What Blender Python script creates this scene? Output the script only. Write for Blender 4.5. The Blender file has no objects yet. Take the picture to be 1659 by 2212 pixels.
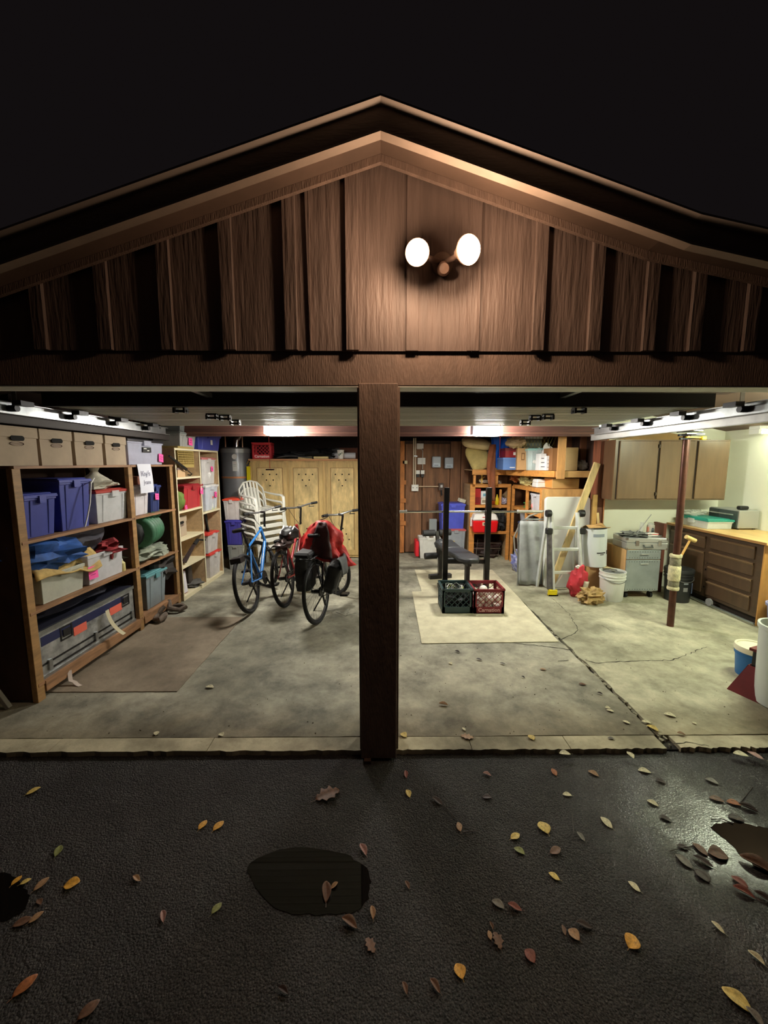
import bpy, math, random
from mathutils import Vector, Matrix
R = math.radians
random.seed(7)
SC = bpy.context.scene
COL = SC.collection
# ---------------- camera ----------------
CAMH = 1.72; PITCH = R(7.1); YAW = R(0.45); FPX = 850.0
cd = bpy.data.cameras.new('camera'); cam = bpy.data.objects.new('camera', cd); COL.objects.link(cam)
cd.sensor_fit = 'HORIZONTAL'; cd.sensor_width = 36.0; cd.lens = FPX/1659*36.0; cd.clip_start = 0.02
cam.location = (0, 0, CAMH); cam.rotation_euler = (R(90)-PITCH, 0, -YAW)
SC.camera = cam
# ---------------- world / exposure ----------------
SC.view_settings.view_transform = 'Standard'; SC.view_settings.look = 'None'
SC.view_settings.gamma = 1.0; SC.view_settings.use_curve_mapping = False
SC.view_settings.exposure = 0.0
w = bpy.data.worlds.new('night'); SC.world = w; w.use_nodes = True
w.node_tree.nodes['Background'].inputs[0].default_value = (0.9, 0.7, 0.75, 1)
w.node_tree.nodes['Background'].inputs[1].default_value = 0.0062
OPENER_L = 190.0; TUBE_L = 230.0; FLOOD_W = 15.0; FLOOD_OUT = 34.0
def lamp(name, kind, loc, energy, color, size=0.05, rot=(0,0,0), spot=None, blend=0.6, parent=None):
    l = bpy.data.lights.new(name, kind); l.energy = energy; l.color = color
    if kind in ('POINT', 'SPOT'): l.shadow_soft_size = size
    if kind == 'SPOT': l.spot_size = spot; l.spot_blend = blend
    o = bpy.data.objects.new(name, l); COL.objects.link(o); o.location = loc; o.rotation_euler = rot
    if parent: o.parent = parent
    return o
def aim(v):
    return Vector(v).to_track_quat('-Z', 'Y').to_euler()
# ---------------- measuring ----------------
_cp, _sp, _cy, _sy = math.cos(PITCH), math.sin(PITCH), math.cos(YAW), math.sin(YAW)
def at(px, py, X=None, Y=None, Z=None):
    a = (px-829.5)/FPX; b = -(py-1106)/FPX
    d = (_sy*_cp+a*_cy+b*_sy*_sp, _cy*_cp-a*_sy+b*_cy*_sp, -_sp+b*_cp)
    t = X/d[0] if X is not None else Y/d[1] if Y is not None else (Z-CAMH)/d[2]
    return Vector((d[0]*t, d[1]*t, CAMH+d[2]*t))
# ---------------- materials ----------------
def lin(c):
    c = c/255.0
    return c/12.92 if c <= 0.04045 else ((c+0.055)/1.055)**2.4
def rgb(t): return (lin(t[0]), lin(t[1]), lin(t[2]), 1)
_M = {}
def mat(col, rough=0.6, metal=0.0, var=0.0, vs=4.0, st=(1,1,1), bump=0.0, bs=40.0, col2=None, alpha=1.0, emit=0.0, coat=0.0, wave=False, spec=0.5, detail=5):
    key = (tuple(col), rough, metal, var, vs, st, bump, bs, tuple(col2) if col2 else None, alpha, emit, coat, wave, spec)
    if key in _M: return _M[key]
    m = bpy.data.materials.new('m%03d' % len(_M)); m.use_nodes = True; _M[key] = m
    nt = m.node_tree; N = nt.nodes; L = nt.links; b = N['Principled BSDF']
    b.inputs['Base Color'].default_value = rgb(col); b.inputs['Roughness'].default_value = rough
    b.inputs['Metallic'].default_value = metal; b.inputs['Alpha'].default_value = alpha
    b.inputs['Specular IOR Level'].default_value = spec
    if coat: b.inputs['Coat Weight'].default_value = coat
    if emit:
        b.inputs['Emission Color'].default_value = rgb(col); b.inputs['Emission Strength'].default_value = emit
    if var or bump:
        tc = N.new('ShaderNodeTexCoord'); mp = N.new('ShaderNodeMapping'); L.new(tc.outputs['Object'], mp.inputs[0])
        mp.inputs['Scale'].default_value = st
    if var:
        n = N.new('ShaderNodeTexNoise'); n.inputs['Scale'].default_value = vs; n.inputs['Detail'].default_value = detail
        n.inputs['Roughness'].default_value = 0.65
        L.new(mp.outputs[0], n.inputs['Vector'])
        cr = N.new('ShaderNodeValToRGB'); L.new(n.outputs['Fac'], cr.inputs[0])
        cr.color_ramp.elements[0].position = 0.3; cr.color_ramp.elements[1].position = 0.72
        c2 = col2 if col2 else tuple(min(255, v*(1+var)) for v in col)
        c1 = col if col2 else tuple(v*(1-var) for v in col)
        cr.color_ramp.elements[0].color = rgb(c1); cr.color_ramp.elements[1].color = rgb(c2)
        L.new(cr.outputs[0], b.inputs['Base Color'])
    if bump:
        if wave:
            n2 = N.new('ShaderNodeTexWave'); n2.inputs['Scale'].default_value = bs; n2.inputs['Distortion'].default_value = 9
            n2.inputs['Detail'].default_value = 3; n2.inputs['Detail Scale'].default_value = 0.6
        else:
            n2 = N.new('ShaderNodeTexNoise'); n2.inputs['Scale'].default_value = bs; n2.inputs['Detail'].default_value = 4
        L.new(mp.outputs[0], n2.inputs['Vector'])
        bp = N.new('ShaderNodeBump'); bp.inputs['Strength'].default_value = min(1, bump); bp.inputs['Distance'].default_value = 0.004*max(1, bump)
        L.new(n2.outputs[0], bp.inputs['Height']); L.new(bp.outputs[0], b.inputs['Normal'])
    return m
# ---------------- mesh builder ----------------
class MB:
    def __init__(s, T=None): s.v = []; s.f = []; s.T = T
    def add(s, vs, fs):
        o = len(s.v)
        s.v += [tuple(s.T @ Vector(p)) if s.T else tuple(p) for p in vs]; s.f += [tuple(i+o for i in f) for f in fs]
        return s
    def hexa(s, p): return s.add(p, [(0,3,2,1),(4,5,6,7),(0,1,5,4),(1,2,6,5),(2,3,7,6),(3,0,4,7)])
    def box(s, x0, x1, y0, y1, z0, z1):
        return s.hexa([(x0,y0,z0),(x1,y0,z0),(x1,y1,z0),(x0,y1,z0),(x0,y0,z1),(x1,y0,z1),(x1,y1,z1),(x0,y1,z1)])
    def tbox(s, w0, d0, w1, d1, z0, z1, cx=0, cy=0):
        a, b, c, d = w0/2, d0/2, w1/2, d1/2
        return s.hexa([(cx-a,cy-b,z0),(cx+a,cy-b,z0),(cx+a,cy+b,z0),(cx-a,cy+b,z0),(cx-c,cy-d,z1),(cx+c,cy-d,z1),(cx+c,cy+d,z1),(cx-c,cy+d,z1)])
    def bar(s, p, q, w, h, up=(0,0,1)):
        p = Vector(p); q = Vector(q); d = (q-p).normalized(); u = Vector(up)
        if abs(d.dot(u)) > 0.98: u = Vector((0,1,0))
        a = d.cross(u).normalized()*w/2; b = a.cross(d).normalized()*h/2
        return s.hexa([p-a-b, p+a-b, p+a+b, p-a+b, q-a-b, q+a-b, q+a+b, q-a+b])
    def tube(s, pts, r, seg=8, closed=False, r2=None):
        pts = [Vector(p) for p in pts]; n = len(pts); vs = []; fs = []; prev = None
        for i, p in enumerate(pts):
            if closed: d = pts[(i+1) % n]-pts[i-1]
            else: d = pts[min(i+1, n-1)]-pts[max(i-1, 0)]
            d.normalize()
            if prev is None:
                u = Vector((0,0,1)) if abs(d.z) < 0.9 else Vector((1,0,0))
                a = d.cross(u).normalized()
            else: a = (prev-d*prev.dot(d)).normalized()
            prev = a; b = d.cross(a)
            rr = r[i] if isinstance(r, (list, tuple)) else r
            for k in range(seg):
                t = 2*math.pi*k/seg; vs.append(p+a*math.cos(t)*rr+b*math.sin(t)*rr*(r2 or 1))
        m = n if closed else n-1
        for i in range(m):
            j = (i+1) % n
            for k in range(seg):
                k2 = (k+1) % seg; fs.append((i*seg+k, i*seg+k2, j*seg+k2, j*seg+k))
        if not closed: fs += [tuple(range(seg-1, -1, -1)), tuple((n-1)*seg+k for k in range(seg))]
        return s.add(vs, fs)
    def lathe(s, prof, seg=20, c=(0,0,0), sx=1, sy=1):
        vs = []; fs = []
        for r, z in prof:
            for k in range(seg):
                t = 2*math.pi*k/seg; vs.append((c[0]+r*math.cos(t)*sx, c[1]+r*math.sin(t)*sy, c[2]+z))
        for i in range(len(prof)-1):
            for k in range(seg):
                k2 = (k+1) % seg; fs.append((i*seg+k, i*seg+k2, (i+1)*seg+k2, (i+1)*seg+k))
        fs += [tuple(range(seg-1, -1, -1)), tuple((len(prof)-1)*seg+k for k in range(seg))]
        return s.add(vs, fs)
    def prism(s, poly, a, b, ax='z'):
        n = len(poly)
        def P(u, v, w): return (u, v, w) if ax == 'z' else (u, w, v) if ax == 'y' else (w, u, v)
        vs = [P(u, v, a) for u, v in poly]+[P(u, v, b) for u, v in poly]
        fs = [tuple(range(n-1, -1, -1)), tuple(range(n, 2*n))]+[(i, (i+1) % n, n+(i+1) % n, n+i) for i in range(n)]
        return s.add(vs, fs)
    def blob(s, c, r, seed=0, amp=0.2, seg=14, rings=9, fq=2.2):
        from mathutils import noise
        vs = []; fs = []
        for i in range(rings+1):
            ph = math.pi*i/rings
            for k in range(seg):
                t = 2*math.pi*k/seg; d = Vector((math.sin(ph)*math.cos(t), math.sin(ph)*math.sin(t), math.cos(ph)))
                q = 1+amp*(noise.noise(d*fq+Vector((seed*7.3, seed*1.7, 0)))*1.6+0.5*noise.noise(d*fq*2.7+Vector((seed, 0, 9))))
                vs.append((c[0]+d.x*r[0]*q, c[1]+d.y*r[1]*q, c[2]+d.z*r[2]*q))
        for i in range(rings):
            for k in range(seg): k2 = (k+1) % seg; fs.append((i*seg+k, (i+1)*seg+k, (i+1)*seg+k2, i*seg+k2))
        return s.add(vs, fs)
    def cloth(s, fn, nu=14, nv=14):
        vs = [fn(i/(nu-1), j/(nv-1)) for j in range(nv) for i in range(nu)]
        fs = [(j*nu+i, j*nu+i+1, (j+1)*nu+i+1, (j+1)*nu+i) for j in range(nv-1) for i in range(nu-1)]
        return s.add(vs, fs)
    def build(s, name, m, parent=None, smooth=False, bevel=0.0, solid=0.0, label=None, sub=0):
        me = bpy.data.meshes.new(name); me.from_pydata(s.v, [], s.f); me.update()
        import bmesh
        bm = bmesh.new(); bm.from_mesh(me); bmesh.ops.recalc_face_normals(bm, faces=bm.faces); bm.to_mesh(me); bm.free()
        if smooth:
            for p in me.polygons: p.use_smooth = True
            me.set_sharp_from_angle(angle=R(40))
        me.materials.append(m)
        o = bpy.data.objects.new(name, me); COL.objects.link(o)
        if parent is not None: o.parent = parent
        if solid: q = o.modifiers.new('s', 'SOLIDIFY'); q.thickness = solid; q.offset = 0
        if bevel: q = o.modifiers.new('b', 'BEVEL'); q.width = bevel; q.segments = 1; q.limit_method = 'ANGLE'
        if sub: q = o.modifiers.new('u', 'SUBSURF'); q.levels = sub; q.render_levels = sub
        if label: o['label'] = label
        return o
def thing(name, label, cat, loc=(0,0,0), rz=0.0, group=None, rot=None):
    o = bpy.data.objects.new(name, None); COL.objects.link(o); o.empty_display_size = 0.05
    o.location = loc; o.rotation_euler = rot if rot else (0, 0, rz); o['label'] = label; o['category'] = cat
    if group: o['group'] = group
    return o
def tag(o, label, cat, group=None):
    o['label'] = label; o['category'] = cat
    if group: o['group'] = group
    return o
def struct(o): o['kind'] = 'structure'; return o
def sroot(name):
    o = bpy.data.objects.new(name, None); COL.objects.link(o); o['kind'] = 'structure'; return o
def text(body, size, m, parent, loc, rot, name='lettering', depth=0.0008, bold=0.0):
    c = bpy.data.curves.new(name, 'FONT'); c.body = body; c.size = size; c.extrude = depth; c.offset = bold
    c.align_x = 'CENTER'; c.align_y = 'CENTER'; c.resolution_u = 2
    t = bpy.data.objects.new(name, c); COL.objects.link(t)
    dg = bpy.context.evaluated_depsgraph_get(); me = bpy.data.meshes.new_from_object(t.evaluated_get(dg))
    bpy.data.objects.remove(t); me.materials.clear(); me.materials.append(m)
    o = bpy.data.objects.new(name, me); COL.objects.link(o); o.parent = parent; o.location = loc; o.rotation_euler = rot
    return o
FR = (R(90), 0, 0)      # lettering that faces local -Y
def copy_tree(o, parent=None):
    c = o.copy(); COL.objects.link(c); c.parent = parent
    for ch in list(o.children): copy_tree(ch, c)
    return c
# common materials
BROWN = mat((122,100,88), 0.62, var=0.10, vs=3, st=(6,6,1), bump=1.0, bs=26)
SIDING = mat((106,88,80), 0.6, var=0.08, vs=3, bump=2.2, bs=9, st=(5,5,0.55), wave=False)
DKWOOD = mat((58,38,30), 0.75, var=0.3, vs=5, st=(4,4,0.5), bump=0.6, bs=20)
BWOOD = mat((122,86,60), 0.7, var=0.28, vs=3, st=(5,5,0.5), bump=0.7, bs=16)
PINE = mat((196,148,92), 0.6, var=0.12, vs=4, st=(1,1,6), bump=0.3, bs=25)
PINEY = mat((158,122,78), 0.6, var=0.14, vs=4, st=(6,0.8,6), bump=0.3, bs=25)
ORW = mat((206,142,72), 0.55, var=0.12, vs=4, st=(0.8,4,6), bump=0.2, bs=25)
CREAM = mat((226,214,184), 0.55, var=0.04, vs=3)
WHITEW = mat((222,222,204), 0.75, var=0.02, vs=1.2)
BLACK = mat((20,20,22), 0.5); BLK2 = mat((26,27,30), 0.75, var=0.3, vs=20)
RUB = mat((24,24,25), 0.8); CHROME = mat((205,205,208), 0.22, 1.0); ALU = mat((190,192,194), 0.34, 0.9, var=0.05, vs=20)
GALV = mat((170,174,176), 0.3, 0.9, var=0.12, vs=8); STEELD = mat((60,60,62), 0.4, 0.8)
WHITE = mat((232,232,228), 0.5); PAPER = mat((228,228,224), 0.8)
PINK = mat((255,92,170), 0.7); CARD = mat((186,146,100), 0.8, var=0.06, vs=5)
INK = mat((40,40,46), 0.7); GREYT = mat((130,130,132), 0.6)
# ================= STRUCTURE =================
SLOPE = 0.323; KX = 1.36; SL2 = 0.2
def rz(x, base):            # roof line height at x for a line whose ridge height is base
    if x <= KX: return base-SLOPE*abs(x)
    return base-SLOPE*KX-SL2*(x-KX)
# front wall ------------------------------------------------------------
wf = sroot('wall_front')
XL, XR = -3.15, 4.75
WZ0 = 2.312
bx = [-2.75,-2.42,-2.085,-1.748,-1.41,-1.085,-0.762,-0.436,-0.116]
lb = [(x-0.066, x) for x in bx]
rb = [(0.133,0.199),(0.458,0.522),(0.798,0.862),(1.093,1.16),(1.385,1.45),(1.632,1.697),(1.924,1.99),(2.26,2.325),(2.59,2.655),(2.93,2.995),(3.27,3.335),(3.6,3.665),(3.95,4.015),(4.3,4.365)]
bats = lb+rb
edges = [XL]+[(a+b)/2 for a, b in bats]+[XR]
for i in range(len(edges)-1):
    x0, x1 = edges[i]+0.002, edges[i+1]-0.002
    pts = [(x0, WZ0), (x1, WZ0), (x1, rz(x1, 3.231))]
    if x0 < 0 < x1: pts.append((0, rz(0, 3.231)))
    if x0 < KX < x1: pts.append((KX, rz(KX, 3.231)))
    pts.append((x0, rz(x0, 3.231)))
    MB().prism(pts, 2.185+0.004*(i % 2), 2.21, 'y').build('siding_board', SIDING, wf)
for i, (a, b) in enumerate(bats):
    t = 2.163 if i not in (9, 10) else 2.176
    MB().prism([(a, WZ0-0.002), (b, WZ0-0.002), (b, rz(b, 3.23)), (a, rz(a, 3.23))], t, 2.184, 'y').build('batten', SIDING, wf, bevel=0.002)
# a thin lap strip seen beside the fourth batten left of the ridge
MB().prism([(-0.372, WZ0), (-0.365, WZ0), (-0.365, 3.1), (-0.385, 3.1)], 2.172, 2.186, 'y').build('batten', SIDING, wf)
MB().box(XL, XR, 2.2, 2.345, 2.135, 2.313).build('header', BROWN, wf, bevel=0.003)
MB().box(XL, XR, 2.203, 2.345, 2.129, 2.1345).build('header_underside', mat((226,226,216), 0.6, var=0.06, vs=6), wf)
# frieze following the roof, its lower edge catches the lamp light
for (xa, xb) in ((XL, 0), (0, KX), (KX, XR)):
    pts = [(xa, rz(xa, 3.195)), (xb, rz(xb, 3.195)), (xb, rz(xb, 3.231)), (xa, rz(xa, 3.231))]
    MB().prism(pts, 2.14, 2.162, 'y').build('frieze', BROWN, wf)
# jambs beside the openings (outside the frame)
MB().box(XL, -2.62, 2.2, 2.345, -0.05, 2.135).build('siding_board', BROWN, wf)
MB().box(2.66, XR, 2.2, 2.345, -0.05, 2.135).build('siding_board', BROWN, wf)
# centre post
pt = thing('wooden_post', 'square brown painted wooden post standing between the two garage bays', 'post', (0,0,0))
MB().box(-0.118, 0.09, 2.125, 2.185, -0.012, 2.135).build('front_board', BROWN, pt, bevel=0.004)
MB().box(-0.128, 0.104, 2.186, 2.33, 0.0, 2.128).build('post_core', BROWN, pt, bevel=0.003)
MB().box(-0.10, -0.06, 2.10, 2.13, -0.028, -0.008).build('foot_block', DKWOOD, pt)
# roof ------------------------------------------------------------------
rf = sroot('roof')
def roofstrip(name, zb, zt, y0, y1, m, parent=rf, segs=((XL-0.4, 0), (0, KX), (KX, XR+0.4))):
    for xa, xb in segs:
        MB().prism([(xa, rz(xa, zb)), (xb, rz(xb, zb)), (xb, rz(xb, zt)), (xa, rz(xa, zt))], y0, y1, 'y').build(name, m, parent)
FASC = mat((98,84,76), 0.6, var=0.1, vs=3, st=(1,1,5), bump=0.6, bs=22)
roofstrip('barge_board', 3.112, 3.205, 1.845, 1.885, FASC)
roofstrip('barge_lit_underside', 3.108, 3.118, 1.842, 1.889, mat((122,106,94), 0.6, var=0.08, vs=4))  # lighter tone stands in for lamplight on the barge board's underside
roofstrip('drip_edge', 3.205, 3.214, 1.80, 1.95, mat((120,108,100), 0.5))
roofstrip('soffit', 3.232, 3.24, 1.886, 7.75, mat((92,72,60), 0.7, var=0.1, vs=3))
roofstrip('shingles', 3.241, 3.253, 1.95, 7.8, mat((40,38,38), 0.95, var=0.3, vs=30, bump=1, bs=60))
# floor -----------------------------------------------------------------
fl = sroot('floor')
CONC = None
def concrete(c1, c2, seed=0.0, rough=0.75, stain=0.5):
    m = bpy.data.materials.new('concrete'); m.use_nodes = True; nt = m.node_tree; N = nt.nodes; L = nt.links; b = N['Principled BSDF']
    tc = N.new('ShaderNodeTexCoord'); mp = N.new('ShaderNodeMapping'); L.new(tc.outputs['Object'], mp.inputs[0]); mp.inputs['Location'].default_value = (seed, seed*1.7, 0)
    def noise(sc, de=6, ro=0.6, dist=0.0):
        n = N.new('ShaderNodeTexNoise'); n.inputs['Scale'].default_value = sc; n.inputs['Detail'].default_value = de; n.inputs['Roughness'].default_value = ro
        n.inputs['Distortion'].default_value = dist; L.new(mp.outputs[0], n.inputs['Vector']); return n
    def ramp(n, p0, p1, a, bb):
        r = N.new('ShaderNodeValToRGB'); r.color_ramp.elements[0].position = p0; r.color_ramp.elements[1].position = p1
        r.color_ramp.elements[0].color = a; r.color_ramp.elements[1].color = bb; L.new(n.outputs['Fac'], r.inputs[0]); return r
    base = ramp(noise(2.6, 10, 0.74, 0.15), 0.36, 0.64, rgb(c1), rgb(c2))
    big = ramp(noise(0.9, 5, 0.6, 0.2), 0.38, 0.58, (stain, stain, stain*0.96, 1), (1, 1, 1, 1))
    mx = N.new('ShaderNodeMixRGB'); mx.blend_type = 'MULTIPLY'; mx.inputs[0].default_value = 0.85
    L.new(base.outputs[0], mx.inputs[1]); L.new(big.outputs[0], mx.inputs[2])
    sp = ramp(noise(38, 3, 0.7), 0.28, 0.36, (0.45, 0.43, 0.4, 1), (1, 1, 1, 1))
    m2 = N.new('ShaderNodeMixRGB'); m2.blend_type = 'MULTIPLY'; m2.inputs[0].default_value = 0.5
    L.new(mx.outputs[0], m2.inputs[1]); L.new(sp.outputs[0], m2.inputs[2]); L.new(m2.outputs[0], b.inputs['Base Color'])
    sx = N.new('ShaderNodeSeparateXYZ'); L.new(tc.outputs['Object'], sx.inputs[0])
    ad = N.new('ShaderNodeMath'); ad.operation = 'MULTIPLY_ADD'; L.new(noise(3.5, 5, 0.7).outputs['Fac'], ad.inputs[0]); ad.inputs[1].default_value = 0.55; L.new(sx.outputs['Y'], ad.inputs[2])
    mr = N.new('ShaderNodeMapRange'); L.new(ad.outputs[0], mr.inputs[0]); mr.inputs[1].default_value = 2.62; mr.inputs[2].default_value = 2.98; mr.inputs[3].default_value = 0.8; mr.inputs[4].default_value = 0.0
    m3 = N.new('ShaderNodeMixRGB'); m3.blend_type = 'MULTIPLY'; L.new(mr.outputs[0] if stain > 0.4 else sp.outputs[0], m3.inputs[0]); m3.inputs[2].default_value = (0.52, 0.46, 0.38, 1)
    if stain <= 0.4: L.remove(m3.inputs[0].links[0]); m3.inputs[0].default_value = 0.0
    L.new(m2.outputs[0], m3.inputs[1]); L.new(m3.outputs[0], b.inputs['Base Color'])
    b.inputs['Roughness'].default_value = rough; b.inputs['Specular IOR Level'].default_value = 0.3
    bp = N.new('ShaderNodeBump'); bp.inputs['Strength'].default_value = 0.5; bp.inputs['Distance'].default_value = 0.006
    L.new(noise(14, 8, 0.7).outputs['Fac'], bp.inputs['Height']); L.new(bp.outputs[0], b.inputs['Normal'])
    return m
CG = concrete((124,122,110), (190,186,166), 3.0); CG2 = concrete((142,140,120), (204,200,174), 11.0)
CT = concrete((128,116,100), (160,146,126), 5.0); CE = concrete((150,142,118), (206,198,168), 9.0, stain=0.3)
def rag(x0, y0, x1, y1, n, amp, rnd):
    out = []
    for i in range(n):
        t = i/n; x = x0+(x1-x0)*t; y = y0+(y1-y0)*t
        k = amp*(rnd.random()-0.5)*2 if 0 < i else 0
        if abs(x1-x0) > abs(y1-y0): y += k
        else: x += k
        out.append((x, y))
    return out
rn = random.Random(3)
JX = 1.745
MB().box(XL, XR, 2.2, 7.75, -0.2, -0.022).build('sub_base', mat((40,36,32), 0.95, var=0.4, vs=30, bump=1, bs=60), fl)
MB().prism(rag(XL, 2.30, JX, 2.30, 60, 0.004, rn)+rag(JX, 2.30, JX, 7.7, 70, 0.007, rn)+[(JX, 7.7), (XL, 7.7)], -0.06, 0.0).build('slab', CG, fl)
jr = rag(JX+0.022, 7.7, JX+0.03, 2.30, 70, 0.010, rn)
MB().prism(rag(XR, 7.7, JX+0.022, 7.7, 2, 0, rn)+jr+rag(JX+0.03, 2.30, XR, 2.30, 40, 0.004, rn)+[(XR, 2.30)], -0.06, 0.001).build('slab', CG2, fl)
px = MB().prism(rag(-3.05, 2.80, -1.545, 2.80, 40, 0.003, rn)+rag(-1.545, 2.80, -1.55, 4.25, 30, 0.003, rn)+[(-1.55, 4.25), (-3.05, 4.25)], -0.02, 0.006).build('raised_patch', CT, fl)
xs = [XL, -2.0, -1.05, -0.12, 0.55, 1.15, JX-0.01]
for i in range(len(xs)-1):
    a, b = xs[i]+0.002, xs[i+1]-0.002
    MB().prism(rag(a, 2.178, b, 2.178, 24, 0.006, rn)+[(b, 2.178), (b, 2.293), (a, 2.293)], -0.06, 0.001+0.001*(i % 2)).build('slab_edge', CE, fl)
for a, b in ((JX+0.08, 2.3), (2.3, 3.2), (3.2, XR)):
    MB().prism(rag(a, 2.185, b, 2.185, 24, 0.012, rn)+[(b, 2.18), (b, 2.292), (a, 2.292)], -0.06, 0.0).build('slab_edge', CE, fl)
rub = MB()
for i in range(46):
    y = 2.2+1.75*rn.random()**1.3; x = JX+0.005+0.025*rn.random()+(0.03*rn.random() if y < 2.35 else 0); r = 0.006+0.012*rn.random(); a = rn.random()*6
    rub.prism([(x+r*math.cos(a+k*1.3)*(.6+.6*rn.random()), y+1.6*r*math.sin(a+k*1.3)) for k in range(5)], -0.024, -0.008+0.008*rn.random())
o = rub.build('joint_rubble', mat((120,116,98), 0.9, var=0.3, vs=30), fl); o['kind'] = 'stuff'
CRK = mat((52,48,40), 0.95)
def crack(pts, wd=0.006, amp=0.02):
    P2 = [at(x, y, Z=0.0) for x, y in pts]; out = []
    for i in range(len(P2)-1):
        n = max(3, int((P2[i+1]-P2[i]).length/0.035))
        for k in range(n):
            q = P2[i].lerp(P2[i+1], k/n); out.append((q.x+amp*(rn.random()-.5), q.y+amp*(rn.random()-.5)))
    vs = []; fs = []
    for i, (x, y) in enumerate(out):
        x2, y2 = out[min(i+1, len(out)-1)]; x1, y1 = out[max(i-1, 0)]; d = Vector((x2-x1, y2-y1)).normalized()
        ww = wd*(0.3+rn.random())*(1-0.6*i/len(out)); vs += [(x-d.y*ww, y+d.x*ww, 0.0018), (x+d.y*ww, y-d.x*ww, 0.0018)]
    for i in range(len(out)-1): fs.append((2*i, 2*i+1, 2*i+3, 2*i+2))
    MB().add(vs, fs).build('crack', CRK, fl)
crack([(1236,1404),(1180,1397),(1100,1388),(1020,1386)])
crack([(1262,1425),(1285,1433),(1340,1429),(1400,1428),(1455,1426),(1490,1412),(1530,1395)], 0.007)
crack([(1213,1381),(1238,1370),(1250,1361),(1240,1345),(1228,1325),(1190,1290)], 0.006)
crack([(1444,1612),(1475,1604),(1510,1608),(1545,1614)], 0.004)
crack([(724,1322),(748,1331),(776,1322)], 0.005); crack([(748,1331),(757,1312)], 0.003)
crack([(345,1300),(440,1262),(500,1262),(516,1258)], 0.004)
crack([(1300,1350),(1320,1362),(1330,1366)], 0.004)
# asphalt drive ----------------------------------------------------------
def asphalt():
    m = bpy.data.materials.new('asphalt'); m.use_nodes = True; nt = m.node_tree; N = nt.nodes; L = nt.links; b = N['Principled BSDF']
    tc = N.new('ShaderNodeTexCoord')
    def noise(sc, de=4, ro=0.6):
        n = N.new('ShaderNodeTexNoise'); n.inputs['Scale'].default_value = sc; n.inputs['Detail'].default_value = de; n.inputs['Roughness'].default_value = ro
        L.new(tc.outputs['Object'], n.inputs['Vector']); return n
    v = N.new('ShaderNodeTexVoronoi'); v.inputs['Scale'].default_value = 120; L.new(tc.outputs['Object'], v.inputs['Vector'])
    r = N.new('ShaderNodeValToRGB'); L.new(noise(2.2, 8, 0.7).outputs['Fac'], r.inputs[0])
    r.color_ramp.elements[0].position = 0.35; r.color_ramp.elements[1].position = 0.65
    r.color_ramp.elements[0].color = (0.015, 0.014, 0.0145, 1); r.color_ramp.elements[1].color = (0.029, 0.027, 0.027, 1)
    gr = N.new('ShaderNodeValToRGB'); L.new(noise(150, 3, 0.8).outputs['Fac'], gr.inputs[0]); gr.color_ramp.elements[0].position = 0.42; gr.color_ramp.elements[1].position = 0.66
    gr.color_ramp.elements[0].color = (0.35, 0.35, 0.35, 1); gr.color_ramp.elements[1].color = (2.6, 2.5, 2.4, 1)
    gm = N.new('ShaderNodeMixRGB'); gm.blend_type = 'MULTIPLY'; gm.inputs[0].default_value = 1.0; L.new(r.outputs[0], gm.inputs[1]); L.new(gr.outputs[0], gm.inputs[2])
    L.new(gm.outputs[0], b.inputs['Base Color'])
    b.inputs['Coat Weight'].default_value = 0.6; b.inputs['Coat IOR'].default_value = 1.5; b.inputs['Specular IOR Level'].default_value = 0.2; b.inputs['Coat Roughness'].default_value = 0.12
    r2 = N.new('ShaderNodeMapRange'); L.new(noise(1.1, 5, 0.6).outputs['Fac'], r2.inputs[0])
    r2.inputs[1].default_value = 0.35; r2.inputs[2].default_value = 0.65; r2.inputs[3].default_value = 0.04; r2.inputs[4].default_value = 0.22
    L.new(r2.outputs[0], b.inputs['Coat Roughness']); b.inputs['Roughness'].default_value = 0.6
    mm = N.new('ShaderNodeMath'); mm.operation = 'MULTIPLY_ADD'; L.new(noise(48, 6, 0.7).outputs['Fac'], mm.inputs[0]); mm.inputs[1].default_value = 2.4; L.new(v.outputs['Distance'], mm.inputs[2])
    bp = N.new('ShaderNodeBump'); bp.inputs['Distance'].default_value = 0.0075; bp.invert = True
    # wetter, smoother film of water around the puddle at the right
    vd = N.new('ShaderNodeVectorMath'); vd.operation = 'DISTANCE'; L.new(tc.outputs['Object'], vd.inputs[0]); vd.inputs[1].default_value = (1.62, 1.62, -0.028)
    av = N.new('ShaderNodeMath'); av.operation = 'MULTIPLY_ADD'; L.new(noise(5, 5, 0.7).outputs['Fac'], av.inputs[0]); av.inputs[1].default_value = 0.5; L.new(vd.outputs['Value'], av.inputs[2])
    wr_ = N.new('ShaderNodeMapRange'); L.new(av.outputs[0], wr_.inputs[0]); wr_.inputs[1].default_value = 0.40; wr_.inputs[2].default_value = 1.05; wr_.inputs[3].default_value = 0.11; wr_.inputs[4].default_value = 0.85
    L.new(wr_.outputs[0], bp.inputs['Strength'])
    wc = N.new('ShaderNodeMapRange'); L.new(av.outputs[0], wc.inputs[0]); wc.inputs[1].default_value = 0.40; wc.inputs[2].default_value = 1.05; wc.inputs[3].default_value = 1.0; wc.inputs[4].default_value = 0.45
    L.new(wc.outputs[0], b.inputs['Coat Weight'])
    L.new(mm.outputs[0], bp.inputs['Height']); L.new(bp.outputs[0], b.inputs['Normal']); L.new(bp.outputs[0], b.inputs['Coat Normal'])
    return m
ZA = -0.028
dr = struct(MB().cloth(lambda u, v: (-9+18*u, -7+9.19*v, ZA), 24, 24).build('driveway', asphalt()))
WATER = mat((16,14,13), 0.02, spec=0.6)
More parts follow.
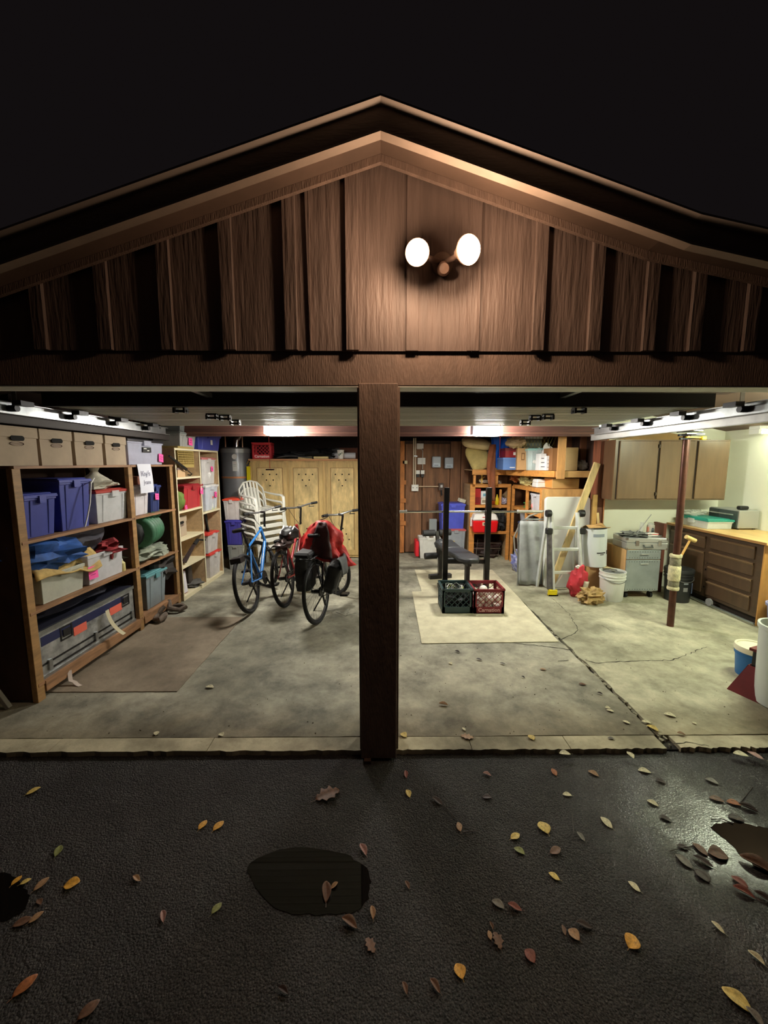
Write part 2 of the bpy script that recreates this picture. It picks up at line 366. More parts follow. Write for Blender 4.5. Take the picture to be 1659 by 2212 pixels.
def puddle(pts, label, z=ZA+0.0025):
    P2 = [at(x, y, Z=z) for x, y in pts]; n = len(P2); c = sum(P2, Vector())/n; out = []
    for i in range(n):
        for k in range(6):
            t = k/6; p0, p1, p2, p3 = P2[i-1], P2[i], P2[(i+1) % n], P2[(i+2) % n]
            q = 0.5*((2*p1)+(p2-p0)*t+(2*p0-5*p1+4*p2-p3)*t*t+(3*p1-p0-3*p2+p3)*t**3)
            out.append((q.x+0.012*(rn.random()-.5), q.y+0.012*(rn.random()-.5)))
    o = MB().prism(out, z-0.002, z).build('puddle', WATER, dr); o['label'] = label
puddle([(1538,1784),(1580,1776),(1640,1786),(1700,1800),(1720,1870),(1660,1888),(1615,1858),(1572,1818)], 'puddle on the wet asphalt at the right edge mirroring the lit bay')
puddle([(535,1880),(575,1845),(640,1830),(720,1838),(785,1870),(800,1920),(770,1968),(680,1975),(590,1958)], 'dark puddle ringed by glints in front of the post')
puddle([(-60,1890),(0,1885),(40,1900),(62,1935),(50,1968),(0,1990),(-60,1995)], 'black puddle at the left edge of the drive')
# walls -----------------------------------------------------------------
wl = sroot('wall_left'); MB().box(-3.12, -3.06, 2.345, 7.6, -0.05, 2.35).build('sheathing', DKWOOD, wl)
for i in range(12): MB().box(-3.06, -2.98, 2.4+i*0.43, 2.44+i*0.43, 0, 2.3).build('stud', DKWOOD, wl)
wb = sroot('wall_back'); MB().box(-3.12, 2.98, 7.5, 7.56, -0.05, 2.9).build('sheathing', mat((30,22,20), 0.9), wb)
xs = [0.36, 0.455, 0.78, 1.3, 1.50, 1.66, 2.0, 2.4, 2.9]
for i in range(len(xs)-1):
    MB().box(xs[i]+0.006, xs[i+1]-0.006, 7.42+0.012*(i % 2), 7.5, 0.02, 2.12).build('board', BWOOD, wb)
MB().box(0.36, 0.44, 7.37, 7.42, 0.02, 2.12).build('stud', mat((176,112,58), 0.7, var=0.2, vs=5, st=(5,5,1)), wb)
for z in (1.32, 0.55, 0.98): MB().box(0.36, 0.47, 7.35, 7.42, z, z+0.08).build('stud_block', mat((176,112,58), 0.7), wb)
MB().box(0.36, 1.3, 7.40, 7.5, 2.07, 2.13).build('top_rail', DKWOOD, wb)
wn = sroot('wall_nook'); MB().box(2.985, XR, 5.33, 5.4, -0.05, 2.5).build('drywall', WHITEW, wn)
MB().box(2.905, 2.985, 5.24, 5.42, 0, 2.3).build('corner_post', mat((108,62,42), 0.6, var=0.25, vs=4, st=(5,5,0.6)), wn)
MB().box(2.985, 2.998, 5.22, 5.33, 0, 2.3).build('corner_strip', mat((170,112,70), 0.6), wn)
wr = sroot('wall_right'); MB().box(4.62, XR, 2.345, 5.33, -0.05, 2.5).build('drywall', WHITEW, wr)
MB().box(2.98, 3.02, 5.4, 7.5, 0, 2.5).build('side_sheathing', DKWOOD, wr)
for i in range(4): MB().box(2.9, 2.98, 5.75+i*0.45, 5.79+i*0.45, 0, 2.3).build('stud', mat((120,76,50), 0.7), wr)
ce = sroot('ceiling'); MB().box(2.7, XR, 2.345, 5.33, 2.42, 2.45).build('drywall', WHITEW, ce)
tb = sroot('trim_1')
MB().box(-3.06, 2.95, 5.10, 5.19, 2.06, 2.2).build('tie_beam', mat((84,52,44), 0.7, var=0.2, vs=4, st=(0.6,5,5)), tb)
MB().box(-3.06, 2.95, 5.085, 5.099, 2.09, 2.105).build('ledger_strip', mat((110,74,60), 0.7), tb)
MB().box(-3.06, 2.95, 3.35, 3.44, 2.3, 2.44).build('tie_beam', DKWOOD, tb); MB().box(-3.06, 2.95, 6.4, 6.49, 2.25, 2.4).build('tie_beam', DKWOOD, tb)
for i in range(9):
    x = -2.6+i*0.65
    MB().bar((x, 2.36, rz(x, 3.19)), (x, 7.5, rz(x, 3.19)), 0.04, 0.09).build('rafter', DKWOOD, tb)
# overhead doors ---------------------------------------------------------
DOORW = mat((186,186,178), 0.42, var=0.04, vs=5, st=(0.3,12,1), bump=0.5, bs=9)
def overhead_door(n, x0, x1, side):
    d = sroot('door_%d' % n); Z = 2.135; ys = [2.95, 3.43, 3.93, 4.43]
    for i in range(3):
        m = MB().box(x0, x1, ys[i]+0.003, ys[i+1]-0.003, Z, Z+0.04)
        p = m.build('door_panel', DOORW, d, bevel=0.004)
        for k in range(7): MB().box(x0+0.01, x1-0.01, ys[i]+0.05+k*0.06, ys[i]+0.056+k*0.06, Z-0.003, Z).build('rib', DOORW, p)
    MB().box(x0, x1, 2.905, 2.955, Z-0.012, Z+0.085).build('bottom_seal', mat((14,13,14), 0.6), d)
    MB().tube([(x0, 2.93, Z+0.12), (x1, 2.93, Z+0.12)], 0.012).build('spring_rod', STEELD, d)
    MB().box(x0, x1, 4.425, 4.445, Z-0.008, Z+0.045).build('top_strip', mat((206,204,190), 0.6), d)
    xm = (x0+x1)/2
    for (x, y) in ((xm-side*0.2, 2.99), (xm-side*0.15, 3.42), (xm-side*0.07, 3.5), (xm-side*0.13, 3.9)):
        h = MB().box(x-0.045, x+0.045, y-0.02, y+0.02, Z-0.012, Z-0.001).box(x-0.045, x-0.03, y-0.03, y+0.03, Z-0.05, Z-0.012).box(x+0.03, x+0.045, y-0.03, y+0.03, Z-0.05, Z-0.012)
        h.tube([(x-0.05, y, Z-0.035), (x+0.05, y, Z-0.035)], 0.009).build('hinge', mat((40,38,38), 0.5, 0.6), d)
    xt = x0-0.055 if side > 0 else x1+0.055
    sx = -1 if side > 0 else 1
    # horizontal track: a channel hung from angle iron
    MB().box(xt-0.003, xt+0.003, 2.4, 4.62, 2.045, 2.12).box(min(xt, xt-sx*0.05), max(xt, xt-sx*0.05), 2.4, 4.62, 2.04, 2.045).box(min(xt, xt-sx*0.035), max(xt, xt-sx*0.035), 2.4, 4.62, 2.115, 2.12).build('track', GALV, d)
    MB().box(xt+sx*0.005, xt+sx*0.012, 2.4, 4.7, 1.985, 2.045).box(xt+sx*0.005, xt+sx*0.06, 2.4, 4.7, 1.982, 1.987).build('angle_iron', mat((150,150,148), 0.45, 0.7, var=0.1, vs=5) if side < 0 else mat((52,46,44), 0.6, 0.4), d)
    for y in (2.7, 3.2, 3.7, 4.2):
        r = MB().tube([(xt-sx*0.06, y, 2.08), (xt+sx*0.0, y, 2.08)], 0.022, 10).box(xt-sx*0.10-0.03, xt-sx*0.10+0.03, y-0.05, y+0.05, 2.095, 2.125)
        r.build('roller', STEELD, d)
    for y in (2.75, 4.5): MB().bar((xt, y, 2.1), (xt, y, 2.6), 0.03, 0.004).build('hanger', GALV, d)

    return d
overhead_door(1, -2.42, -0.14, 1); overhead_door(2, 0.13, 2.42, -1)
# ================= LIGHT FIXTURES =================
fd = thing('flood_light', 'twin flood light with two glowing warm bulbs mounted on the gable', 'light', (0.318, 2.183, 2.74))
FLB = mat((255,214,170), 0.3, emit=30.0)
CREAMP = mat((120,98,82), 0.5)
MB().lathe([(0.0,0),(0.055,0),(0.055,0.02),(0.04,0.03),(0,0.03)], 20).build('base_plate', CREAMP, fd, smooth=True).rotation_euler = (R(90), 0, 0)
sn_ = MB().lathe([(0.0,0),(0.03,0),(0.034,0.03),(0.024,0.055),(0,0.06)], 16).build('motion_sensor', mat((150,120,104), 0.4), fd, smooth=True)
sn_.location = (0.0, -0.03, -0.035); sn_.rotation_euler = (R(110), 0, 0)
for s, d0, sc in ((-1, (-0.30, -1, -0.42), 1.0), (1, (0.42, -1, -0.30), 1.12)):
    d = Vector(d0).normalized(); pos = Vector((-0.145 if s < 0 else 0.085, -0.20, -0.04 if s < 0 else -0.03))
    MB().tube([(0, -0.02, 0.0), tuple(pos*0.55), tuple(pos-d*0.07)], 0.014, 10).build('arm', mat((84,64,54), 0.6), fd, smooth=True)
    b = MB().lathe([(0.0,0.0),(0.022,0.0),(0.024,0.025),(0.05,0.06),(0.058,0.075),(0.057,0.08)], 24).build('lamp_housing', mat((110,88,74), 0.5), fd, smooth=True)
    q = d.to_track_quat('Z', 'Y').to_euler(); b.rotation_euler = q; b.location = pos-d*0.07; b.scale = (sc,)*3
    g = MB().lathe([(0.056,0.078),(0.05,0.09),(0.034,0.098),(0.0,0.101)], 24).build('bulb', FLB, fd, smooth=True)
    g.rotation_euler = q; g.location = pos-d*0.07; g.scale = (sc,)*3
    lp = Vector(fd.location)+pos+d*0.05
    lamp('flood_beam', 'SPOT', lp, FLOOD_OUT, (1.0, 0.70, 0.46), 0.04, aim(d), R(150), 0.5)
    lamp('flood_spill', 'POINT', lp+Vector((0, -0.03, 0)), FLOOD_W, (1.0, 0.70, 0.46), 0.04)
OPL = mat((255,250,238), 0.4, emit=OPENER_L)
def opener(x, label):
    t = thing('garage_door_opener', label, 'door opener', (x, 4.88, 2.05))
    MB().box(-0.15, 0.15, -0.10, 0.10, 0.0, 0.115).build('light_lens', OPL, t, bevel=0.01)
    MB().box(-0.16, 0.16, -0.10, 0.22, 0.142, 0.25).build('motor_housing', mat((210,212,212), 0.4), t, bevel=0.015)
    MB().box(-0.19, -0.162, -0.03, 0.12, 0.02, 0.14).build('side_bracket', mat((150,160,180), 0.4, 0.5), t)
    MB().box(-0.15, 0.15, -0.10, 0.10, 0.118, 0.14).build('top_cover', WHITE, t)
    MB().box(-0.02, 0.02, -2.5, -0.1, 0.135, 0.165).build('rail', GALV, t)
    MB().box(-0.035, 0.035, -0.62, -0.5, 0.10, 0.135).bar((-0.1, -0.55, 0.125), (0.12, -0.5, 0.11), 0.025, 0.01).build('trolley', mat((170,176,190), 0.4, 0.5), t)
    for s in (-0.13, 0.13): MB().bar((s, 0.2, 0.25), (s, 0.2, 0.5), 0.03, 0.004).build('hanger', GALV, t)
    return t
o1 = opener(-1.225, 'garage door opener with glowing lens over the bicycles')
o2 = opener(1.31, 'garage door opener with glowing lens over the weight bench')
for o_, z in ((o1, 1.66), (o2, 1.78)):
    c = MB().tube([(0, -0.5, 0.11), (0, -0.5, z-2.05)], 0.0035, 5).build('release_cord', mat((190,60,50), 0.7), o_)
MB().box(-0.045, 0.045, -0.51, -0.49, -0.41, -0.395).build('cord_handle', mat((70,30,24), 0.6), o1)
TL = mat((246,255,222), 0.4, emit=TUBE_L)
def tubelamp(x, y, z, label, rzz=0.0, L=1.2, TL=TL):
    t = thing('fluorescent_light', label, 'light', (x, y, z), rzz)
    MB().box(-0.07, 0.07, -L/2, L/2, 0.03, 0.07).build('fixture_body', WHITE, t, bevel=0.006)
    MB().tube([(-0.03, -L/2+0.03, 0.0), (-0.03, L/2-0.03, 0.0)], 0.013, 10).build('tube_lamp', TL, t, smooth=True)
    MB().tube([(0.035, -L/2+0.03, 0.0), (0.035, L/2-0.03, 0.0)], 0.013, 10).build('tube_lamp', TL, t, smooth=True)
    for s in (-L/2, L/2-0.03): MB().box(-0.06, 0.06, s, s+0.03, -0.02, 0.03).build('end_cap', WHITE, t)
tubelamp(3.62, 3.12, 2.12, 'fluorescent ceiling light over the workbench nearest the door', R(90))
tubelamp(4.52, 4.55, 2.07, 'fluorescent light above the right end of the workbench at the picture edge', R(90), 0.5, mat((246,255,222), 0.4, emit=45.0))
# ================= GENERIC CONTAINERS =================
def rect_ring(m, w, d, z0, z1, t):
    m.box(-w/2, w/2, -d/2, -d/2+t, z0, z1).box(-w/2, w/2, d/2-t, d/2, z0, z1).box(-w/2, -w/2+t, -d/2+t, d/2-t, z0, z1).box(w/2-t, w/2, -d/2+t, d/2-t, z0, z1)
    return m
def note(parent, x, y, z, s=0.05, tilt=0.0, fill=PINK):
    n = MB().cloth(lambda u, v: ((u-.5)*s, -0.004*v*v, (v-.5)*-s), 3, 4).build('sticky_note', fill, parent, solid=0.0008, label='pink sticky note' if fill is PINK else None)
    n.location = (x, y, z); n.rotation_euler = (0, tilt, 0)
    k = MB()
    for i in range(2): k.box(-s*.3, s*.25-0.006*i, -0.0062, -0.0056, s*0.12-i*s*.28, s*0.12-i*s*.28+0.003)
    k.build('pen_line', INK, n); return n
def tote(label, loc, w, d, h, body, lid=None, rz=0.0, clear=False, cont=(), notes=(), group=None, cat='storage tote', name='storage_tote', taper=0.86, ribs=True, open_top=False, rot=None):
    t = thing(name, label, cat, loc, rz, group, rot)
    bm_ = mat(tuple(min(255, v*1.16) for v in body), 0.35, alpha=0.6, var=0.05, vs=12) if clear else mat(body, 0.4, var=0.06, vs=8)
    m = MB(); lh = 0.022 if lid else 0.0; hb = h-lh
    if clear or open_top:
        k = taper; a, b = w*k, d*k; th = 0.006
        m.tbox(a, b, a+0.002, b+0.002, 0, 0.008)
        for (x0, y0, x1, y1) in ((-1,-1,1,-1),(1,-1,1,1),(1,1,-1,1),(-1,1,-1,-1)):
            p = [(x0*a/2, y0*b/2, 0.004), (x1*a/2, y1*b/2, 0.004), (x1*w/2*0.97, y1*d/2*0.97, hb), (x0*w/2*0.97, y0*d/2*0.97, hb)]
            n = Vector((y1-y0, -(x1-x0), 0)).normalized()*-th
            m.hexa([Vector(p[0])+n*0, Vector(p[1]), Vector(p[1])+n, Vector(p[0])+n, Vector(p[3]), Vector(p[2]), Vector(p[2])+n, Vector(p[3])+n])
    else: m.tbox(w*taper, d*taper, w*0.97, d*0.97, 0, hb)
    rect_ring(m, w, d, hb-0.028, hb-0.002, 0.012)
    if ribs:
        for s in (-0.28, 0.28):
            m.hexa([(s*w-0.012, -d*taper/2-0.004, 0.01), (s*w+0.012, -d*taper/2-0.004, 0.01), (s*w+0.012, -d*taper/2+0.002, 0.01), (s*w-0.012, -d*taper/2+0.002, 0.01),
                    (s*w-0.012, -d*0.485-0.004, hb-0.03), (s*w+0.012, -d*0.485-0.004, hb-0.03), (s*w+0.012, -d*0.485+0.002, hb-0.03), (s*w-0.012, -d*0.485+0.002, hb-0.03)])
    m.build('body', bm_, t, bevel=0.004)
    if lid:
        lm = mat(lid, 0.4, var=0.05, vs=8)
        l = MB().box(-w/2-0.006, w/2+0.006, -d/2-0.006, d/2+0.006, hb, hb+0.012).tbox(w*0.9, d*0.9, w*0.86, d*0.86, hb+0.012, h)
        rect_ring(l, w+0.016, d+0.016, hb-0.012, hb+0.004, 0.006)
        l.build('lid', lm, t, bevel=0.003)
        for s in (-1, 1): MB().box(-w*0.10+s*0.0, w*0.10, s*(d/2+0.004)-0.012, s*(d/2+0.004)+0.012, hb-0.05, hb+0.004).build('latch', lm if not clear else bm_, t)
    else:
        MB().box(-w*0.12, w*0.12, -d/2-0.014, -d/2, hb-0.04, hb-0.012).build('handle', bm_, t)
    for i, (c, x, y, z, r) in enumerate(cont):
        MB().blob((x*w, y*d, z*hb), (r[0]*w, r[1]*d, r[2]*hb), seed=len(bpy.data.objects) % 91, amp=0.25).build('contents', mat(tuple(min(250, v*1.12) for v in c), 0.8, var=0.15, vs=14), t, smooth=True)
    for nn in notes: note(t, nn[0]*w, -d/2*(1-(1-taper)*(1-nn[1]))-0.012, nn[1]*hb, nn[2] if len(nn) > 2 else 0.05, nn[3] if len(nn) > 3 else 0.1)
    return t
XF = -2.47
def slot(x0, x1, ytop, z, X=XF):      # span of a shelf edge between two sighted points: centre, width, height
    a = at(x0, 1000, X=X); b = at(x1, 1000, X=X); xm = (x0+x1)/2
    top = at(xm, ytop, X=X).z
    return (a.y+b.y)/2, abs(b.y-a.y), top-z
def stote(label, x0, x1, ytop, z, d, body, lid=None, inset=0.03, **k):
    yc, w, h = slot(x0, x1, ytop, z)
    return tote(label, (XF-inset-d/2, yc, z+0.001), w-0.012, d, h, body, lid, rz=R(90), **k)
# ================= LEFT SHELVING =================
LD = 0.46
sh = thing('wooden_shelving', 'tall brown wooden shelving along the left wall nearest the door', 'shelf', (XF-LD/2, 3.68, 0))
Z1, Z2, Z3, Z4 = 1.700, 1.178, 0.668, 0.135
for y in (2.70, 3.92, 4.68):
    for x, n in ((LD/2-0.02, 1), (-LD/2+0.02, 0)):
        MB().box(x-0.02, x+0.02, y-3.68-0.035, y-3.68+0.03, 0, Z1-0.02).build('post', PINEY, sh, bevel=0.002)
    MB().box(-LD/2+0.04, LD/2-0.04, y-3.68-0.03, y-3.68-0.018, 0.02, Z1-0.02).build('side_panel', mat((64,42,30), 0.8, var=0.2, vs=4), sh)
SHW = mat((150,112,80), 0.65, var=0.2, vs=5, st=(5,0.7,5), bump=0.3, bs=20)
for z, h in ((Z1, 0.02), (Z2, 0.022), (Z3, 0.022), (Z4, 0.022)):
    for a, b in ((2.68, 3.92), (3.925, 4.72)):
        MB().box(-LD/2, LD/2+0.003, a-3.68, b-3.68, z-h, z).build('shelf', SHW, sh)
for a, b in ((2.735, 3.885), (3.955, 4.65)): MB().box(LD/2-0.012, LD/2+0.008, a-3.68, b-3.68, Z4-0.085, Z4-0.004).build('kick_board', SHW, sh)
MB().box(-LD/2, -LD/2+0.006, -1.0, 1.04, 0.1, Z1).build('back_panel', mat((70,48,36), 0.85, var=0.2, vs=4), sh)
# file boxes
def filebox(label, loc, w, d, h, rz=R(90), open_=False, group=None):
    t = thing('file_box', label, 'cardboard box', loc, rz, group); c = mat((180,162,140), 0.85, var=0.05, vs=5)
    MB().tbox(w*0.95, d*0.96, w*0.96, d*0.96, 0, h*0.86).build('box', c, t)
    l = MB().box(-w/2, w/2, -d/2, d/2, h-0.012, h); rect_ring(l, w, d, h-0.075, h-0.01, 0.004); l.build('lid', c, t, bevel=0.003)
    hp = []
    for k in range(16):
        a = 2*math.pi*k/16; hp.append(((0.032 if math.cos(a) > 0 else -0.032)+0.02*math.cos(a), h*0.70+0.018*math.sin(a)))
    MB().prism(hp, -d/2-0.0035, -d/2+0.002, 'y').build('hand_hole', mat((14,10,8), 0.9), t)
    m = MB()
    for k in range(20):
        a = 2*math.pi*k/20; b = 2*math.pi*(k+1)/20
        m.bar((0.052*math.cos(a), -d*0.48-0.0025, h*0.56+0.014*math.sin(a)), (0.052*math.cos(b), -d*0.48-0.0025, h*0.56+0.014*math.sin(b)), 0.004, 0.002)
    for k in (-0.006, 0.0, 0.006): m.box(-0.04, 0.04, -d*0.48-0.0035, -d*0.48-0.0015, h*0.56+k-0.0012, h*0.56+k+0.0012)
    o = m.build('printed_oval', mat((120,98,90), 0.8), t)
    return t
for (a, b, yt, lab) in ((-2, 95, 916, 'cardboard file box nearest the door on top of the shelving'), (96, 167, 927, 'cardboard file box second from the door on the shelving top'),
                        (170, 232, 936, 'cardboard file box third from the door on the shelving top'), (235, 281, 940, 'narrowest looking file box beside the clear bin on the shelving top')):
    yc, w_, h = slot(a, b, yt, Z1); filebox(lab, (XF-0.02-0.20, yc, Z1+0.001), w_-0.008, 0.40, 0.268)
t = stote('clear grey bin with dark lid and black label on the shelving top', 284, 361, 949, Z1, 0.4, (176,178,196), (40,38,44), clear=True, taper=0.93, ribs=False,
      cont=[((200,200,212), 0, 0, 0.5, (0.4,0.4,0.42)), ((214,120,150), -0.3, -0.2, 0.3, (0.15,0.2,0.2))], notes=[(0.40, 0.3, 0.09, 0.15)])
q = MB().box(-0.075, 0.075, -0.203, -0.199, 0.13, 0.185).build('label', BLACK, t); MB().box(-0.06, -0.01, -0.2045, -0.203, 0.165, 0.175).box(0.0, 0.035, -0.2045, -0.203, 0.145, 0.155).build('label_print', WHITE, q)
MB().blob((0.06, 0, 0.30), (0.26, 0.15, 0.05), 3, 0.5).build('heap', mat((120,122,100), 0.3, alpha=0.6), t, smooth=True)
sg = thing('paper_sign', 'white paper sign with faint handwriting hanging below the clear bin', 'sign', (XF+0.012, 4.13, 1.60), R(90))
MB().cloth(lambda u, v: ((u-.5)*0.235+0.012*v, -0.012*math.sin(v*2.2), 0.11-v*0.30), 4, 6).build('sheet', mat((222,224,236), 0.8), sg, solid=0.001)
PEN = mat((150,150,168), 0.8)
text("Kay's", 0.075, PEN, sg, (0.0, -0.016, 0.01), FR); text('Jeans', 0.062, PEN, sg, (0.02, -0.014, -0.08), FR)
# second shelf
BLUE = (66,76,156)
stote('shorter blue tote at the near end of the upper shelf', 50, 124, 1066, Z2, 0.4, BLUE, (74,84,168))
stote('taller blue tote on the upper shelf beside the clear one', 130, 200, 1033, Z2, 0.4, BLUE, (74,84,168))
t = stote('clear tote with red lid under a white mesh sack', 207, 284, 1056, Z2, 0.4, (196,198,200), (172,60,52), clear=True, cont=[((206,208,206), -0.2, 0, 0.4, (0.3,0.4,0.38)), ((170,176,180), 0.2, 0, 0.45, (0.28,0.4,0.38))])
zt = at(245, 1056, X=XF).z
sk = thing('mesh_sack', 'white mesh laundry sack slumped on the clear tote with its cord hanging', 'bag', (XF-0.2, 3.6, zt+0.003))
SKM = mat((206,202,184), 0.9, alpha=0.8, var=0.12, vs=20)
MB().blob((0.03, 0.02, 0.045), (0.17, 0.25, 0.055), 11, 0.3, 18, 10).build('sack', SKM, sk, smooth=True)
MB().lathe([(0.16,0.0),(0.11,0.06),(0.04,0.11),(0.03,0.13),(0.05,0.17),(0.03,0.185)], 14, c=(0.06, 0.02, 0.03), sx=0.8, sy=1.2).build('gathered_neck', SKM, sk, smooth=True)
MB().tube([(0.14,-0.1,0.1),(0.21,-0.24,0.06),(0.225,-0.29,-0.1),(0.22,-0.33,-0.22),(0.225,-0.37,-0.29)], 0.006, 6).build('cord', WHITE, sk)
t = stote('frosted tote with a brown box on it behind the middle post', 288, 325, 1049, Z2, 0.36, (206,202,206), None, clear=True, cont=[((214,210,212), 0, 0, 0.5, (0.42,0.42,0.45))])
t = stote('small navy tote with pink note beside the frosted tote', 327, 349, 1047, Z2, 0.34, (40,56,110), (44,60,120), notes=[(0.05, 0.6, 0.07)])
o = MB().box(-0.13, 0.1, -0.26, 0.16, 0, 0.085).build('shoe_box', mat((138,80,60), 0.7, var=0.08, vs=6)); o.location = (XF-0.2, 4.17, at(306,1049,X=XF).z+0.004); tag(o, 'reddish brown box lying on the frosted tote', 'box')
# third shelf
t = stote('low clear bin of yellow and white linens on the third shelf', 68, 172, 1240, Z3, 0.42, (186,188,176), None, clear=True, taper=0.9, ribs=False,
      cont=[((190,180,96), -0.1, -0.15, 0.5, (0.3,0.3,0.4)), ((206,204,190), 0.25, 0, 0.5, (0.2,0.35,0.45)), ((150,150,140), -0.35, 0, 0.35, (0.14,0.35,0.3))])
t = stote('low clear bin with a pink note at the middle of the third shelf', 176, 259, 1196, Z3, 0.42, (196,196,200), None, clear=True, taper=0.92, ribs=False,
      cont=[((196,198,200), 0.1, 0, 0.5, (0.38,0.4,0.42)), ((180,60,70), -0.38, -0.2, 0.3, (0.1,0.2,0.25))], notes=[(-0.40, 0.42, 0.11, 0.02)])
zt = at(120, 1240, X=XF).z
o = MB().cloth(lambda u, v: (-0.24+0.66*u+0.04*math.sin(9*v), -0.2+0.42*v, 0.03+0.035*math.sin(7*u+3*v)+0.03*math.sin(13*v+4*u)-0.10*max(0, 0.25-v)*4*(0.4+0.6*abs(math.sin(5*u)))), 22, 12).build('towel', mat((196,166,104), 0.95, var=0.15, vs=14), smooth=True, solid=0.012)
o.location = (XF-0.2, 3.0, zt+0.0); o.rotation_euler = (0, 0, R(90)); tag(o, 'crumpled tan towel spread over the bin of linens', 'towel')
o = MB().blob((0, 0, 0), (0.36, 0.2, 0.12), 5, 0.45, 26, 16, 2.6).build('blue_bundle', mat((38,84,156), 0.75, var=0.25, vs=9), smooth=True)
o.location = (XF-0.19, 3.02, zt+0.14); o.rotation_euler = (0, R(4), R(88)); tag(o, 'crumpled blue fabric bundle heaped on the third shelf', 'fabric')
o = MB().blob((0, 0, 0), (0.3, 0.18, 0.13), 8, 0.3, 20, 12).build('duffel_bag', mat((66,64,74), 0.7, var=0.2, vs=8), smooth=True)
o.location = (XF-0.25, 3.43, at(220,1196,X=XF).z+0.13); o.rotation_euler = (0, 0, R(90)); tag(o, 'dark grey bag lying behind the blue bundle', 'bag')
o = MB().blob((0, 0, 0), (0.13, 0.12, 0.07), 21, 0.6, 18, 12, 3).build('red_cloth', mat((136,34,40), 0.8, var=0.2, vs=10), smooth=True)
o.location = (XF-0.12, 3.62, at(240,1200,X=XF).z+0.05); tag(o, 'crumpled dark red cloth on the bin with the pink note', 'cloth')
bt = thing('squeeze_bottle', 'pale yellow squeeze bottle at the far end of the third shelf bay', 'bottle', (XF-0.07, 3.78, Z3+0.001))
MB().lathe([(0.028,0),(0.032,0.01),(0.032,0.08),(0.014,0.10),(0.014,0.11)], 14).build('body', mat((214,204,140), 0.4), bt, smooth=True); MB().lathe([(0.014,0.11),(0.008,0.125),(0.003,0.15)], 10).build('nozzle', WHITE, bt, smooth=True)
o = MB().lathe([(0.024,0),(0.026,0.05),(0.02,0.062),(0,0.064)], 12).build('small_jar', mat((200,196,180), 0.3)); o.location = (XF-0.12, 3.70, Z3+0.001); tag(o, 'small pale jar beside the yellow squeeze bottle', 'jar')
# sleeping bag
sb = thing('sleeping_bag', 'rolled green quilted sleeping bag on the third shelf', 'sleeping bag', (XF-0.17, 4.24, 0.985))
GRN = mat((62,112,82), 0.55, var=0.15, vs=10)
pr = [(0.0,-0.18)]
for i in range(5): z = -0.18+0.077*i; pr += [(0.142,z+0.002),(0.166,z+0.018),(0.174,z+0.038),(0.166,z+0.058),(0.142,z+0.075)]
pr.append((0.0,0.205))
o = MB().lathe(pr, 26).build('roll', GRN, sb, smooth=True); o.rotation_euler = (R(90), 0, R(14)); o.location = (0.02, 0.06, 0)
sp = [(0.004+0.05*k/90*math.cos(k*0.28), 0.05*k/90*math.sin(k*0.28)) for k in range(90)]
o = MB().tube([(x, y, 0.208) for x, y in sp], 0.006, 5).build('spiral_seam', mat((30,34,32), 0.8), sb); o.rotation_euler = (R(90), 0, R(14)); o.location = (0.02, 0.06, 0)
MB().blob((-0.01, -0.15, 0.0), (0.155, 0.075, 0.155), 4, 0.12).build('stuff_sack', mat((22,24,24), 0.6), sb, smooth=True)
for i in range(3): MB().blob((0.08, -0.02+0.12*i, 0.165), (0.07, 0.06, 0.04), i, 0.3, 10, 7).build('fold', GRN, sb, smooth=True)
o = MB().blob((0, 0, 0), (0.17, 0.34, 0.075), 33, 0.55, 24, 14, 3.2).build('plastic_bag', mat((130,136,122), 0.35, var=0.4, vs=9), smooth=True); o.location = (XF-0.18, 4.22, Z3+0.07); tag(o, 'crumpled clear bag of camping gear under the green sleeping bag', 'bag')
# bottom shelf: flight case
fc = thing('flight_case', 'long battered aluminium trunk with dark blue stripe on the bottom shelf', 'trunk', (XF-0.22, 3.29, Z4+0.001), R(90))
AL2 = mat((166,168,168), 0.45, 0.6, var=0.25, vs=10); w2, d2 = 1.10, 0.40
MB().box(-w2/2, w2/2, -d2/2, d2/2, 0, 0.10).build('base', AL2, fc, bevel=0.006)
MB().box(-w2/2, w2/2, -d2/2, d2/2, 0.106, 0.36).build('body', AL2, fc, bevel=0.006)
MB().box(-w2/2+0.002, w2/2-0.002, -d2/2+0.01, d2/2-0.01, 0.362, 0.368).build('top_sheet', mat((34,36,52), 0.5), fc)
MB().box(-w2/2+0.02, w2/2-0.15, -d2/2-0.0025, -d2/2, 0.245, 0.315).build('stripe', mat((30,36,78), 0.5), fc)
MB().box(-w2/2-0.004, w2/2+0.004, -d2/2-0.008, -d2/2, 0.335, 0.365).box(-w2/2-0.004, w2/2+0.004, -d2/2-0.008, -d2/2, 0.0, 0.022).build('edge_strip', GALV, fc)
MB().box(-w2/2, w2/2, -d2/2-0.004, -d2/2, 0.098, 0.108).build('seam', BLACK, fc); MB().box(-w2/2+0.1, w2/2-0.05, -d2/2-0.004, -d2/2, 0.042, 0.058).build('slot_line', BLACK, fc)
for x in (-0.30, 0.42): h = MB(); rect_ring(h, 0.12, 0.11, -0.006, 0, 0.012); q = h.build('handle_plate', STEELD, fc); q.rotation_euler = (R(90), 0, 0); q.location = (x, -d2/2-0.005, 0.26); MB().box(-0.035, 0.035, -0.03, 0.03, 0, 0.004).build('handle', BLACK, q)
for x in (-0.48, 0.0, 0.5): MB().box(x-0.015, x+0.015, -d2/2-0.016, -d2/2, 0.045, 0.125).build('latch', GALV, fc)
for x, s in ((-0.16, 0.14), (0.28, 0.17)): q = MB().box(x-s/2, x+s/2, -d2/2-0.0045, -d2/2-0.002, 0.19, 0.26).build('sticker', mat((226,104,84), 0.7), fc, label='faded orange sticker')
